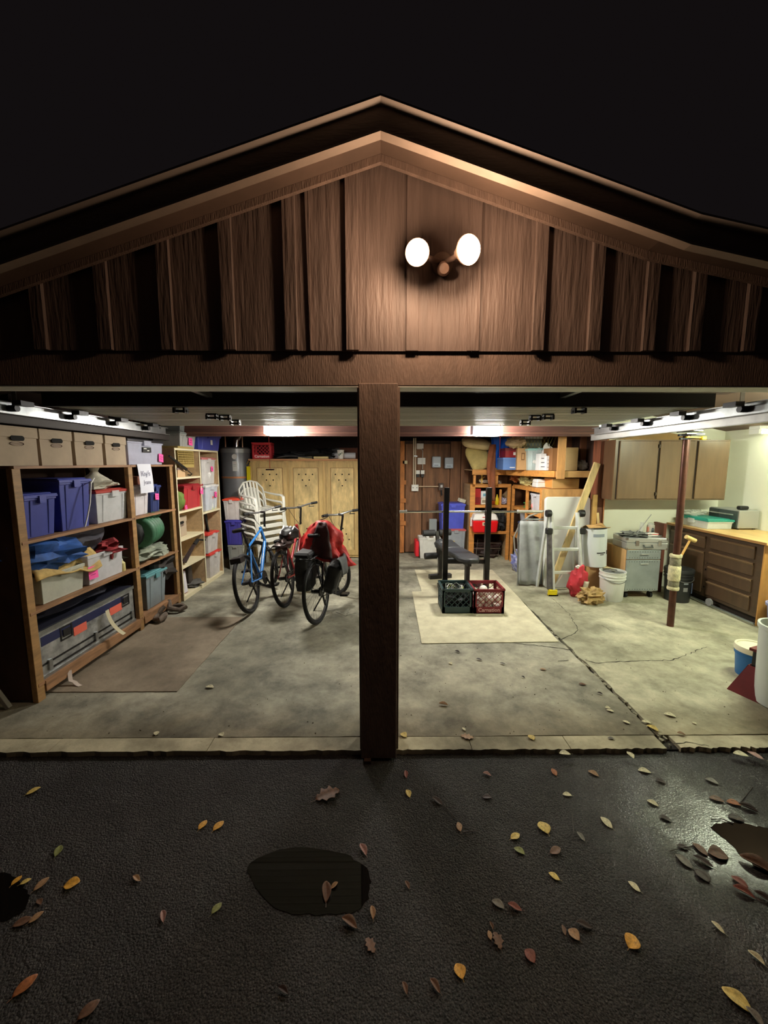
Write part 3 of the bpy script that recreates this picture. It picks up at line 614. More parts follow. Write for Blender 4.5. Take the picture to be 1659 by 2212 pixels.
st_ = thing('tape_strip', 'curled cream tape strip hanging off the aluminium trunk', 'tape', (XF+0.0, 3.40, Z4+0.28), R(90))
MB().cloth(lambda u, v: (-0.02+0.045*u+0.10*v*v, -0.02-0.03*v-0.04*v*v, -0.30*v+0.03*v*v), 3, 12).build('strip', mat((206,196,164), 0.8), st_, solid=0.001)
o = MB().blob((0, 0, 0), (0.18, 0.48, 0.06), 14, 0.3, 24, 12).build('dark_jacket', mat((24,24,40), 0.85, var=0.3, vs=8), smooth=True); o.location = (XF-0.26, 3.30, Z4+0.43); tag(o, 'dark navy garment lying on top of the aluminium trunk', 'jacket')
stote('grey tub with teal lid on the bottom shelf beyond the trunk', 302, 350, 1242, Z4, 0.36, (128,140,146), (96,150,156), taper=0.84)
o = MB().blob((0, 0, 0), (0.17, 0.2, 0.17), 17, 0.5, 22, 14, 3).build('backpack', mat((46,40,36), 0.8, var=0.3, vs=9), smooth=True); o.location = (XF-0.2, 4.5, Z4+0.36); tag(o, 'dark brown backpack heap beside the grey tub', 'backpack')
for i in range(2):
    o = MB().tube([(0,0,0.03),(0.03,-0.08,0.04),(0.02,-0.14,0.03),(-0.05,-0.12,0.02),(-0.08,-0.02,0.04),(-0.02,0.04,0.11)], [0.03,0.035,0.03,0.025,0.035,0.02], 8).build('old_boot', mat((98,86,76), 0.85, var=0.3, vs=20), smooth=True)
    o.location = (XF+0.07-0.03*i, 4.22+0.24*i, 0.02); o.rotation_euler = (0, 0, i*1.3); tag(o, ['worn grey boot on the floor in front of the teal lidded tub', 'worn grey boot on the floor by the far shelving post'][i], 'boot')
# ================= WHITE SHELF UNIT =================
ws = thing('white_shelf_unit', 'cream painted plywood cubby shelves between the wooden shelving and water heater', 'shelf', (XF, 5.4, 0))
CRM = mat((232,222,188), 0.5, var=0.03, vs=4); PLY = mat((190,160,122), 0.7, var=0.1, vs=4, st=(5,1,5))
ya, ym, yb, WD = -0.62, 0.02, 0.62, 0.42
for y in (ya, ym, yb):
    MB().box(-WD, 0, y-0.008, y+0.008, 0.0, 1.90).build('side_panel', PLY, ws); MB().box(0.0005, 0.006, y-0.011, y+0.011, 0.0, 1.90).build('edge_band', CRM, ws)
MB().box(-WD, -WD+0.008, ya, yb, 0.02, 1.88).build('back_panel', PLY, ws)
for z, a, b in [(1.90, ya, yb)]+[(z, ya, ym) for z in (1.545, 1.127, 0.777, 0.43)]+[(1.035, ym, yb)]+[(0.05, ya, yb)]:
    MB().box(-WD, 0.004, a+0.009, b-0.009 if b < yb else b+0.0, z-0.024, z).build('shelf', CRM, ws)
MB().box(-0.015, 0.005, ya+0.01, yb-0.01, 0.0, 0.024).build('kick_board', CRM, ws)
def wtote(label, x0, x1, ytop, z, d, body, lid=None, **k): return stote(label, x0, x1, ytop, z, d, body, lid, inset=0.0, **k)
t = wtote('clear tote with square pink note on top of the cream cubby shelves', 392, 428, 934, 1.90, 0.36, (176,178,176), (130,136,134), clear=True, cont=[((190,176,176), 0, 0, 0.45, (0.4,0.4,0.4))], notes=[(0.1, 0.5, 0.10)])
z2 = at(410, 934, X=XF).z
wtote('grey lidded tote stacked topmost above the cream cubby shelves', 394, 426, 905, z2+0.002, 0.34, (120,124,122), None, clear=True, cont=[((120,124,120), 0, 0, 0.5, (0.42,0.42,0.46))])
t = wtote('blue tote at the far end of the cream cubby shelf top', 430, 480, 937, 1.90, 0.36, (74,84,178), (70,78,170)); MB().box(0.02, 0.08, -0.178, -0.174, 0.08, 0.15).build('label', PAPER, t)
# basket
bk = thing('wicker_basket', 'rectangular tan basket with open grid under the cubby top', 'basket', (XF-0.13, 5.08, 1.60), R(90))
BM = mat((178,156,92), 0.6); m = MB()
for i in range(8): m.box(-0.2+0.002, 0.2-0.002, -0.12, -0.112, 0.03+0.028*i, 0.036+0.028*i)
for i in range(16): m.box(-0.2+i*0.0265, -0.194+i*0.0265, -0.121, -0.113, 0.02, 0.25)
m.build('grid_front', BM, bk); MB().box(-0.2, 0.2, -0.12, 0.12, 0.0, 0.03).box(-0.2,0.2,-0.125,-0.11,0.24,0.262).box(-0.2,0.2,0.11,0.125,0.03,0.262).box(-0.205,-0.195,-0.12,0.12,0.03,0.262).box(0.195,0.205,-0.12,0.12,0.03,0.262).build('tray', BM, bk)
MB().box(-0.18,0.18,-0.1,0.1,0.03,0.1).build('contents', mat((160,130,80), 0.8), bk)
bk.location.z = 1.664
bx_ = thing('small_box', 'small plain cardboard carton with dark lid in the upper cubby', 'box', (XF-0.10, 4.93, 1.546))
MB().box(-0.09, 0.09, -0.09, 0.10, 0, 0.09).build('carton', mat((206,170,128), 0.8), bx_); MB().box(-0.092, 0.092, -0.092, 0.102, 0.091, 0.115).build('lid', mat((150,130,128), 0.7), bx_)
um = thing('umbrella', 'closed black umbrella slanting across the upper cubbies', 'umbrella', (XF+0.03, 4.88, 1.58))
MB().tube([(0,-0.28,0.22),(0,0.10,0.06)], [0.012,0.02], 8).build('folded_canopy', BLACK, um); MB().tube([(0,0.10,0.06),(0,0.24,0.0)], 0.006, 6).build('shaft', STEELD, um); MB().tube([(0,0.24,0.0),(-0.03,0.26,-0.02),(-0.06,0.25,-0.01)], 0.008, 6).build('handle', BLACK, um)
t = wtote('red tote with pink note in the second cubby', 396, 437, 1046, 1.128, 0.38, (176,40,52), (150,32,44), notes=[(0.42, 0.72, 0.085, 0.2)]); t.location.y -= 0.03
o = MB().blob((0,0,0), (0.08,0.09,0.12), 6, 0.2, 14, 10).build('green_bag', mat((104,128,56), 0.8, var=0.1, vs=8), smooth=True); o.location = (XF-0.06, 4.90, 1.25); tag(o, 'green cloth bag squeezed beside the red tote', 'bag')
nt_ = note(o, 0, 0, 0); nt_.location = (0.085, 0.03, -0.08); nt_.rotation_euler = (0, 0, R(90))
filebox('cardboard file box alone in the third cubby', (XF-0.24, 5.02, 0.778), 0.27, 0.30, 0.26)
tr = thing('tripod', 'folded dark camera tripod slanting out of the fourth cubby', 'tripod', (XF-0.06, 5.1, 0.431))
for k in range(3): MB().tube([(0.02*k,-0.20+0.01*k,0.03),(0.015*k,0.12,0.20)], 0.011, 7).build('leg', mat((50,34,32), 0.6), tr)
MB().tube([(0.02,0.12,0.20),(0.03,0.20,0.25)], 0.026, 8).build('head', BLACK, tr); MB().tube([(0.03,0.20,0.25),(0.06,0.36,0.215)], 0.012, 8).build('pan_handle', BLACK, tr)
pf = thing('framed_paper', 'white paper in a thin red frame leaning in the bottom cubby', 'picture', (XF-0.06, 4.90, 0.052), rot=(R(-5), 0, R(84)))
MB().box(-0.085, 0.085, -0.006, 0.006, 0, 0.29).build('frame', mat((140,40,44), 0.6), pf); MB().box(-0.078, 0.078, -0.010, -0.0065, 0.008, 0.282).build('sheet', mat((224,222,228), 0.8), pf)
o = MB().prism([(0,0),(0.10,0),(0.10,0.05),(0.03,0.11),(0.02,0.30),(-0.07,0.30),(-0.07,0.0)], -0.05, 0.05, 'x').build('rubber_boot', mat((66,58,52), 0.7, var=0.2, vs=9), bevel=0.012); o.location = (XF-0.14, 5.2, 0.052); tag(o, 'dark brown boot standing in the bottom cubby', 'boot')
o = MB().blob((0,0,0), (0.12,0.13,0.045), 9, 0.4).build('grey_shoes', mat((84,82,78), 0.8, var=0.2, vs=9), smooth=True); o.location = (XF-0.10, 5.24, 0.095); tag(o, 'dusty grey shoe lying in front of the brown boot', 'shoe')
# far column of cubbies
REDL = (214,70,60)
t = wtote('upper clear tote with dusty pink lid in the far cubby column', 435, 466, 1004, 1.31, 0.34, (200,198,198), (196,120,120), clear=True, cont=[((214,210,208), 0, 0, 0.5, (0.42,0.42,0.46))], notes=[(0.2, 0.6, 0.07)])
t.location.z = at(450, 1047, X=XF).z
t2 = wtote('clear tote with white lid and pink note beneath the pink lidded one', 440, 469, 1047, 1.036, 0.36, (196,200,210), (226,226,226), clear=True, cont=[((190,196,214), 0, 0, 0.5, (0.42,0.42,0.46))], notes=[(0.25, 0.62, 0.08, 0.2)])
t.location.z = 1.036+at(450, 1047, X=XF).z-1.036+0.004
for i, (y, c, lab) in enumerate(((5.82, (196,214,150), 'green and white spray bottle beside the white lidded tote'), (5.92, (226,226,150), 'pale yellow spray bottle at the cubby edge'))):
    b = thing('spray_bottle', lab, 'spray bottle', (XF-0.05, y, 1.037))
    MB().lathe([(0.028,0),(0.03,0.01),(0.03,0.11),(0.012,0.15),(0.012,0.165)], 14).build('body', mat(c, 0.4), b, smooth=True)
    MB().box(-0.012, 0.04, -0.011, 0.011, 0.165, 0.195).box(0.02, 0.03, -0.008, 0.008, 0.12, 0.165).build('trigger', mat((222,70,50) if i == 0 else (236,236,236), 0.4), b)
    MB().lathe([(0.0305,0.03),(0.0308,0.032),(0.0308,0.09),(0.0305,0.092)], 14).build('label', PAPER, b, smooth=True)
t = wtote('clear tote with red lid at the bottom of the far cubby column', 442, 468, 1196, 0.051, 0.34, (204,200,198), REDL, clear=True, cont=[((206,196,194), 0, 0, 0.5, (0.42,0.42,0.46))])
zz = at(455, 1196, X=XF).z
wtote('clear tote with red lid stacked beside the dark coat', 440, 465, 1152, zz+0.004, 0.32, (204,200,198), REDL, clear=True, cont=[((206,200,200), 0, 0, 0.5, (0.42,0.42,0.46))])
o = MB().cloth(lambda u, v: (-0.02+0.07*math.sin(3*u+2)*(0.4+v), -0.14+0.28*u*(0.6+0.5*v)+0.05*v, -0.52*v+0.05*math.sin(7*u)*v), 14, 12).build('dark_coat', mat((30,34,32), 0.9, var=0.3, vs=8), smooth=True, solid=0.02); o.location = (XF-0.10, 5.84, 0.98); tag(o, 'dark green coat hanging in the far cubby', 'coat')
# stack on the floor past the cubbies
wy = 6.22
def ftote(label, x0, x1, yb, yt, Y, col, lid=None, z=None, **k):
    a = at(x0, 1000, Y=Y); b = at(x1, 1000, Y=Y); z0 = at(x0, yb, Y=Y).z if z is None else z; z1 = at(x0, yt, Y=Y).z
    return tote(label, ((a.x+b.x)/2, Y+k.get('dd', 0.36)/2, z0), b.x-a.x, k.pop('dd', 0.36), z1-z0, col, lid, **k)
ftote('grey tub open topped at the bottom of the stack by the heater', 482, 515, 1238, 1178, wy, (150,152,148), None, z=0.001, open_top=True)
z1 = at(500, 1178, Y=wy).z
ftote('violet blue tote in the middle of the stack by the heater', 479, 516, 1185, 1124, wy, (70,66,160), (74,70,170), z=z1+0.002)
z1 = at(500, 1124, Y=wy).z
ftote('clear tote with orange red lid topmost of the stack by the heater', 477, 512, 1124, 1077, wy, (214,206,204), (236,84,60), z=z1+0.004, clear=True, cont=[((214,206,206), 0, 0, 0.5, (0.42,0.42,0.46))])
# ================= BACK LEFT: heater, cabinet, chairs =================
wh = thing('water_heater', 'tall grey water heater with labels and strap behind the chairs', 'water heater', (-2.62, 7.2, 0))
GRH = mat((140,142,146), 0.35, 0.3, var=0.05, vs=3)
MB().lathe([(0.24,0.12),(0.255,0.14),(0.255,1.93),(0.25,1.95)], 32).build('tank', GRH, wh, smooth=True)
MB().lathe([(0.262,1.90),(0.262,1.97),(0.22,1.995),(0,2.0)], 32).build('top_cap', mat((170,172,174), 0.35, 0.3), wh, smooth=True)
MB().lathe([(0.258,1.45),(0.262,1.452),(0.262,1.48),(0.258,1.482)], 32).build('strap', mat((206,140,96), 0.5, 0.3), wh, smooth=True)
MB().box(-0.25, 0.2, 0.0, 0.2, 0, 0.12).build('stand', DKWOOD, wh)
MB().tube([(0.02,-0.02,1.99),(0.03,-0.02,2.12),(0.10,0.02,2.22),(0.22,0.08,2.27)], 0.06, 14).build('flue_pipe', CHROME, wh, smooth=True)
for x in (-0.13, 0.17): MB().tube([(x,-0.12,1.98),(x,-0.12,2.22)], 0.012, 8).build('water_pipe', mat((196,150,120), 0.35, 0.6), wh)
def cyl_patch(parent, r, a0, a1, z0, z1, m, name='label', n=6):
    vs = []; fs = []
    for i in range(n+1):
        a = R(a0+(a1-a0)*i/n); vs += [(r*math.cos(a), r*math.sin(a), z0), (r*math.cos(a), r*math.sin(a), z1)]
    for i in range(n): fs.append((2*i, 2*i+2, 2*i+3, 2*i+1))
    return MB().add(vs, fs).build(name, m, parent, solid=0.001)
for a0, a1, z0, z1 in ((-84,-66,1.58,1.75), (-92,-68,0.98,1.08), (-66,-46,0.75,1.08), (-94,-67,0.80,0.95), (-76,-67,0.70,0.78), (-74,-60,0.3,0.5)):
    p = cyl_patch(wh, 0.2575, a0, a1, z0, z1, PAPER)
    for k in range(3): cyl_patch(p, 0.259, a0+3, a1-4, z1-0.03-k*0.028, z1-0.026-k*0.028, INK if k else mat((190,60,60), 0.7), 'print_line', 3)
q = MB().lathe([(0,0),(0.045,0),(0.045,0.003),(0,0.003)], 18).build('badge', WHITE, wh); q.rotation_euler = (R(90), 0, R(15)); q.location = (0.066, -0.252, 1.83)
MB().box(0.25, 0.31, -0.20, -0.16, 1.38, 1.66).build('pull_tag', mat((232,214,20), 0.5), wh); MB().tube([(0.29,-0.19,1.66),(0.31,-0.19,1.72),(0.28,-0.19,1.75),(0.25,-0.18,1.70)], 0.007, 6).build('valve_pipe', mat((196,160,80), 0.4, 0.6), wh)
# cabinet
cb = thing('wooden_cabinet', 'wide pine cabinet with three doors drilled with little holes', 'cabinet', (-1.33, 7.2, 0))
CBM = mat((200,170,112), 0.6, var=0.14, vs=3, st=(4,4,0.7), bump=0.5, bs=14); CB2 = mat((212,186,130), 0.62, var=0.16, vs=4, st=(3,3,1), bump=0.6, bs=12)
x0, x1 = -0.98, 0.95
MB().box(x0, x1, -0.18, 0.22, 0.02, 1.76).build('carcass', CBM, cb)
MB().box(x0-0.02, x1+0.02, -0.215, 0.23, 1.761, 1.79).build('top', mat((206,150,104), 0.6, var=0.1, vs=4, st=(0.6,4,4)), cb)
DH = mat((30,22,14), 0.9)
for k, (a, b) in enumerate(((-0.94, -0.33), (-0.30, 0.30), (0.36, 0.93))):
    d = MB().box(a, b, -0.20, -0.182, 0.06, 1.73).build('door', CBM, cb, bevel=0.002)
    pa, pb = a+0.08, b-0.08
    MB().box(pa, pb, -0.203, -0.1995, 0.16, 1.63).build('panel', CB2, d)
    for fx in (pa, pb): MB().box(fx-0.005, fx+0.005, -0.2045, -0.1995, 0.155, 1.635).build('groove', mat((140,106,62), 0.7), d)
    MB().box(pa, pb, -0.2045, -0.1995, 1.63, 1.638).build('groove', mat((140,106,62), 0.7), d)
    c = (pa+pb)/2
    for (dx, z) in [(-0.12, 1.52), (0, 1.52), (0.12, 1.52), (-0.06, 1.42), (0.06, 1.42), (0, 1.32), (-0.0, 0.55), (-0.06, 0.45), (0.06, 0.45), (-0.0, 0.35), (0.11, 0.35)]:
        h = MB().lathe([(0,0),(0.0135,0),(0.0135,0.004),(0,0.004)], 10).build('vent_hole', DH, d); h.rotation_euler = (R(90), 0, 0); h.location = (c+dx, -0.2015, z)
# clutter on the cabinet
def crate(label, loc, s, h, col, rz=0.0, word=None, wcol=None, group=None, rot=None):
    t = thing('milk_crate', label, 'milk crate', loc, rz, group, rot); m = mat(col, 0.45, var=0.08, vs=10); a = s/2
    MB().box(-a, a, -a, a, 0, 0.008).build('base', m, t)
    for k in range(4):
        T = Matrix.Rotation(k*math.pi/2, 4, 'Z'); p = MB(T)
        p.box(-a, a, -a, -a+0.016, h-0.035, h).box(-a, a, -a, -a+0.014, 0.0, 0.075 if k in (0, 2) else 0.05)
        p.box(-a, -a+0.03, -a, -a+0.015, 0, h).box(a-0.03, a, -a, -a+0.015, 0, h)
        z0, z1 = (0.075 if k in (0, 2) else 0.05), h-0.035; xl, xr = -a+0.03, a-0.03; H = z1-z0; W = xr-xl; n = 5
        for i in range(-3, 4):
            for sg in (1, -1):
                xa = i*W/n*1.15; pa = (xa-sg*H/2, z0); pb = (xa+sg*H/2, z1)
                # clip to the opening
                def clip(P, Q):
                    dx = Q[0]-P[0]; ts = [0, 1]
                    if P[0] < xl: ts[0] = (xl-P[0])/dx if dx > 0 else 2
                    if P[0] > xr: ts[0] = (xr-P[0])/dx if dx < 0 else 2
                    if Q[0] > xr: ts[1] = (xr-P[0])/dx
                    if Q[0] < xl: ts[1] = (xl-P[0])/dx
                    if ts[0] >= ts[1]-0.02: return None
                    f = lambda t: (P[0]+dx*t, P[1]+(Q[1]-P[1])*t)
                    return f(ts[0]), f(ts[1])
                c = clip(pa, pb)
                if c: p.bar((c[0][0], -a+0.006, c[0][1]), (c[1][0], -a+0.006, c[1][1]), 0.005, 0.006)
        p.build('side_lattice', m, t)
    for k in range(4):
        MB(Matrix.Rotation(k*math.pi/2, 4, 'Z')).box(-a-0.004, a+0.004, -a-0.006, -a, h-0.016, h+0.002).build('rim', m, t)
    if word: text(word, 0.062, wcol, t, (0, -a-0.002, 0.042), FR, bold=0.001)
    return t
crate('red milk crate with white lettering on top of the pine cabinet', (-2.10, 7.13, 1.792), 0.33, 0.28, (226,60,70), 0.12, 'Carnation', mat((250,236,236), 0.6))
def drape(name, label, cat, loc, rx, ry, hz, m, seed, rz=0, amp=0.35, seg=24, rings=14, fq=3):
    o = MB().blob((0,0,0), (rx, ry, hz), seed, amp, seg, rings, fq).build(name, m, smooth=True); o.location = loc; o.rotation_euler = (0, 0, rz); return tag(o, label, cat)
drape('tarp', 'black folded tarp heaped along the cabinet top', 'tarp', (-1.35, 7.2, 1.85), 0.55, 0.14, 0.065, mat((30,30,32), 0.6, var=0.3, vs=9), 3, 0, 0.6)
o = MB().cloth(lambda u, v: (-0.3+0.62*u, -0.18+0.3*v, 0.01+0.05*math.sin(3*u)*(1-u)+0.012*math.sin(11*v)), 14, 8).build('grey_mat', mat((74,74,76), 0.85, var=0.15, vs=20), smooth=True, solid=0.012); o.location = (-1.52, 7.13, 1.80); tag(o, 'flat grey mat under the black tarp on the cabinet', 'mat')
drape('black_bag', 'black bag with a buckle at the middle of the cabinet top', 'bag', (-0.98, 7.22, 1.89), 0.28, 0.13, 0.085, mat((22,22,24), 0.5, var=0.3, vs=9), 12, 0, 0.45)
for i, (a, b) in enumerate(((645,675),(678,710))):
    p, q = at(a, 990, Y=7.05), at(b, 990, Y=7.05)
    o = MB().box(p.x, q.x, 7.0, 7.12, 1.792, 1.835).build('folded_board', mat((226,206,150), 0.7, var=0.05, vs=9), bevel=0.008); tag(o, ['cream foam block left of its twin on the cabinet top', 'cream foam block right of its twin on the cabinet top'][i], 'foam block')
for i, (a, b, y) in enumerate(((718,742,7.16),(742,768,7.1))):
    p, q = at(a, 990, Y=y), at(b, 990, Y=y)
    o = MB().tube([(p.x,y,1.85),(q.x,y,1.85)], 0.055, 16).build('paper_roll', mat((214,216,224), 0.7), smooth=True); tag(o, ['short white roll left of the printed cup', 'white roll at the right end of the cabinet top'][i], 'roll')
cu = thing('paper_cup', 'white cup with green print standing between the white rolls', 'cup', (at(736,990,Y=7.0).x, 7.0, 1.792))
MB().lathe([(0.045,0),(0.062,0.15),(0.065,0.155)], 18).build('cup', WHITE, cu, smooth=True)
for k in range(3): cyl_patch(cu, 0.0585, -120+k*25, -105+k*25, 0.05+0.02*k, 0.09+0.01*k, mat((70,110,80), 0.7), 'print', 2)
o = MB().box(-0.2,0.2,-0.1,0.1,0,0.2).build('cardboard_box', mat((96,56,40), 0.8), bevel=0.004); o.location = (-0.62, 7.32, 1.793); tag(o, 'brown box in the shadow behind the white rolls', 'box')
# stacked chairs
CHW = mat((226,226,218), 0.38)
def chair(label, loc, rz, group, first=None):
    if first:
        c = copy_tree(first); c.location = loc; c['label'] = label; return c
    t = thing('plastic_chair', label, 'chair', loc, rz, group)
    def seatf(u, v): return (-0.22+0.44*u, -0.22+0.43*v, 0.41-0.03*math.sin(math.pi*u)*math.sin(math.pi*min(1, v*1.2))-0.03*(v > 0.97))
    MB().cloth(seatf, 10, 10).build('seat', CHW, t, smooth=True, solid=0.008)
    MB().box(-0.225, 0.225, -0.235, -0.222, 0.35, 0.41).build('front_apron', CHW, t, bevel=0.004)
    # back frame: an arch
    arch = [(-0.22,0.20,0.40),(-0.235,0.24,0.56),(-0.22,0.28,0.72),(-0.13,0.305,0.82),(0,0.31,0.85),(0.13,0.305,0.82),(0.22,0.28,0.72),(0.235,0.24,0.56),(0.22,0.20,0.40)]
    MB().tube(arch, 0.02, 8, r2=0.7).build('back_frame', CHW, t, smooth=True)
    for i in range(5):
        x = -0.12+0.06*i; zt = 0.84-1.2*x*x
        MB().bar((x, 0.205, 0.40), (x, 0.302, zt), 0.036, 0.008, (0,1,0)).build('slat', CHW, t, bevel=0.002)
    for s in (-1, 1):
        MB().tube([(s*0.232,0.25,0.66),(s*0.27,0.14,0.635),(s*0.285,-0.02,0.62),(s*0.28,-0.15,0.615),(s*0.268,-0.215,0.59),(s*0.26,-0.235,0.50),(s*0.255,-0.24,0.38)], [0.018,0.026,0.03,0.03,0.028,0.024,0.022], 8, r2=0.6).build('armrest', CHW, t, smooth=True)
        for y0, y1 in ((-0.24, -0.27), (0.2, 0.27)):
            m = MB(); m.bar((s*0.235, y0, 0.40), (s*0.262, y1, 0.0), 0.05, 0.012, (0,1,0)); m.bar((s*0.243, y0, 0.40), (s*0.27, y1, 0.0), 0.012, 0.05, (0,1,0)); m.build('leg', CHW, t)
    return t
CHL = ['topmost white plastic armchair of the stack', 'white plastic armchair second from the top of the stack', 'white plastic armchair third from the top of the stack', 'white plastic armchair third from the bottom of the stack',
       'white plastic armchair second from the bottom of the stack', 'lowest white plastic armchair of the stack']
base = None
for i in range(6):
    loc = (-1.93, 6.35, 0.003+i*0.115)
    if base is None: base = chair(CHL[5], loc, R(52), 'stacked white plastic chairs')
    else: chair(CHL[5-i], loc, 0, None, base)
# ================= BICYCLES =================
def wheel(parent, name, c, steer, r=0.345, ty=0.021):
    w_ = bpy.data.objects.new(name, None); COL.objects.link(w_); w_.parent = parent; w_.location = c; w_.rotation_euler = (0, 0, steer)
    ring = lambda rr, y=0: [(rr*math.cos(2*math.pi*k/40), y, rr*math.sin(2*math.pi*k/40)) for k in range(40)]
    MB().tube(ring(r-ty), ty, 8, True).build('tyre', RUB, w_, smooth=True)
    MB().tube(ring(r-2*ty-0.006), 0.010, 6, True).build('rim', mat((90,92,96), 0.35, 0.8), w_, smooth=True)
    m = MB()
    for k in range(24):
        a = 2*math.pi*k/24; b = a+(0.5 if k % 2 else -0.5); y = 0.026 if k % 4 < 2 else -0.026
        m.bar((0.02*math.cos(b), y, 0.02*math.sin(b)), ((r-0.05)*math.cos(a), 0, (r-0.05)*math.sin(a)), 0.0016, 0.0016)
    o = m.build('spokes', CHROME, w_); o['kind'] = 'stuff'
    MB().tube([(0,-0.05,0),(0,0.05,0)], 0.02, 10).build('hub', STEELD, w_, smooth=True)
    return w_
# a bicycle: x forward, y left, z up; rear hub over the origin
def bicycle(label, loc, head, lean, frame, steer=0.0, step=False, fcol2=None, seat_z=0.93, rack=True, bar_z=1.02, bw=0.30, fender=False):
    t = thing('bicycle', label, 'bicycle', loc, rot=None)
    t.rotation_mode = 'XYZ'; t.rotation_euler = (lean, 0, head)
    FM = mat(frame, 0.3, coat=0.5); r = 0.345
    RH, BB = Vector((0,0,r)), Vector((0.44,0,0.28)); ST = Vector((0.27,0,0.72)); SP = Vector((0.20,0,seat_z-0.04)); HT = Vector((0.79,0,0.85)); HB = Vector((0.845,0,0.68)); FH = Vector((1.03,0,r))
    wheel(t, 'rear_wheel', RH, 0)
    f = MB()
    f.tube([BB, ST], 0.017, 10); f.tube([ST, HT] if not step else [BB+(ST-BB)*0.45, HT-Vector((0,0,0.04))], 0.016, 10); f.tube([BB, HB], 0.022, 10); f.tube([HT+Vector((-0.006,0,0.03)), HB], 0.021, 10)
    for s in (-1, 1): f.tube([BB+Vector((0,s*0.03,0)), RH+Vector((0,s*0.06,0))], 0.010, 8); f.tube([ST+Vector((0.01,s*0.015,-0.04)), RH+Vector((0,s*0.06,0))], 0.009, 8)
    f.tube([BB+Vector((0,-0.035,0)), BB+Vector((0,0.035,0))], 0.024, 10)
    f.build('frame', FM, t, smooth=True)
    MB().tube([ST, SP], 0.013, 8).build('seat_post', BLACK, t)
    sd = MB(); n = 14; vs = []
    top = [(-0.14,0.05),(-0.13,0.075),(-0.07,0.075),(-0.01,0.045),(0.06,0.022),(0.12,0.018),(0.135,0.0)]
    pts = [(x, y) for x, y in top]+[(x, -y) for x, y in reversed(top[:-1])]
    sd.prism([(SP.x+x, y) for x, y in pts], SP.z+0.005, SP.z+0.045).build('saddle', BLACK, t, smooth=True, bevel=0.012)
    # steering assembly
    sr = bpy.data.objects.new('steering', None); COL.objects.link(sr); sr.parent = t; sr.location = HB; sr.rotation_euler = (0, 0, steer)
    o_ = HB; A = HT-o_; B = FH-o_; up = A.normalized()
    m = MB(); m.tube([A+up*0.03, A+up*(bar_z-HT.z)], 0.014, 8); stem = A+up*(bar_z-HT.z); m.tube([stem, stem+Vector((0.08,0,0.01))], 0.015, 8); m.build('stem', BLACK, sr)
    hb = stem+Vector((0.08,0,0.01))
    MB().tube([hb+Vector((-0.06,bw,0.02)), hb+Vector((-0.02,bw*0.6,0.018)), hb+Vector((0,0.05,0)), hb+Vector((0,-0.05,0)), hb+Vector((-0.02,-bw*0.6,0.018)), hb+Vector((-0.06,-bw,0.02))], 0.012, 8).build('handlebar', mat((150,150,150), 0.3, 0.8), sr, smooth=True)
    for s in (-1, 1):
        MB().tube([hb+Vector((-0.06,s*bw,0.02)), hb+Vector((-0.035,s*bw*0.70,0.019))], 0.018, 8).build('grip', BLACK, sr, smooth=True)
        MB().tube([hb+Vector((-0.02,s*bw*0.62,0.0)), hb+Vector((0.02,s*bw*0.68,-0.02)), hb+Vector((0.01,s*bw*0.95,-0.03))], 0.006, 6).build('brake_lever', mat((90,90,92), 0.3, 0.8), sr)
        MB().tube([hb+Vector((0,s*bw*0.55,0)), hb+Vector((0.10,s*0.10,0.03)), hb+Vector((0.06,s*0.04,-0.14)), hb+Vector((-0.02,s*0.02,-0.24))], 0.003, 5).build('cable', BLACK, sr)
    fk = MB()
    for s in (-1, 1): fk.tube([Vector((0.01,s*0.035,-0.04)), B+Vector((-0.05,s*0.052,0.1)), B+Vector((0,s*0.055,0))], [0.014,0.011,0.008], 8)
    fk.tube([Vector((0.01,-0.045,-0.04)), Vector((0.01,0.045,-0.04))], 0.016, 8); fk.build('fork', BLACK if not fcol2 else mat(fcol2, 0.3, coat=0.5), sr, smooth=True)
    # the front wheel turns with the fork (kept at part level)
    fw = wheel(t, 'front_wheel', tuple(HB+Matrix.Rotation(steer, 3, 'Z') @ B), steer)
    # drivetrain
    MB().tube([(BB.x,-0.05,BB.z),(BB.x,-0.056,BB.z)], 0.085, 24).build('chainring', STEELD, t); MB().tube([(0,-0.04,r),(0,-0.058,r)], 0.05, 18).build('cassette', STEELD, t)
    for s, dx, dz in ((-1, 0.09, -0.14), (1, -0.09, 0.14)):
        cr = MB().bar((BB.x, s*0.07, BB.z), (BB.x+dx, s*0.075, BB.z+dz), 0.02, 0.012).build('crank', STEELD, t)
        MB().box(BB.x+dx-0.05, BB.x+dx+0.05, min(s*0.08, s*0.17), max(s*0.08, s*0.17), BB.z+dz-0.012, BB.z+dz+0.012).build('pedal', BLACK, cr)
    MB().bar((0,-0.05,r+0.05), (BB.x,-0.053,BB.z+0.085), 0.005, 0.01).bar((0,-0.05,r-0.05), (BB.x,-0.053,BB.z-0.085), 0.005, 0.01).build('chain', BLACK, t)
    MB().bar((0.03,-0.055,r-0.05), (0.06,-0.06,r-0.17), 0.02, 0.012).build('derailleur', BLACK, t)
    MB().tube([(0.40,0.05,0.26),(0.30,0.20,0.012)], 0.009, 6).build('kickstand', BLACK, t)
    if rack:
        k = MB(); z = 0.74
        k.tube([(-0.20,0.06,z),(0.22,0.05,z),(0.24,0,z),(0.22,-0.05,z),(-0.20,-0.06,z)], 0.006, 6, True)
        for x in (-0.12, -0.02, 0.08): k.tube([(x,-0.06,z),(x,0.06,z)], 0.005, 6)
        for s in (-1, 1): k.tube([(0.0,s*0.07,r+0.02),(-0.12,s*0.065,z)], 0.006, 6); k.tube([(0.0,s*0.07,r+0.02),(0.10,s*0.06,z)], 0.006, 6)
        k.build('rear_rack', BLACK, t)
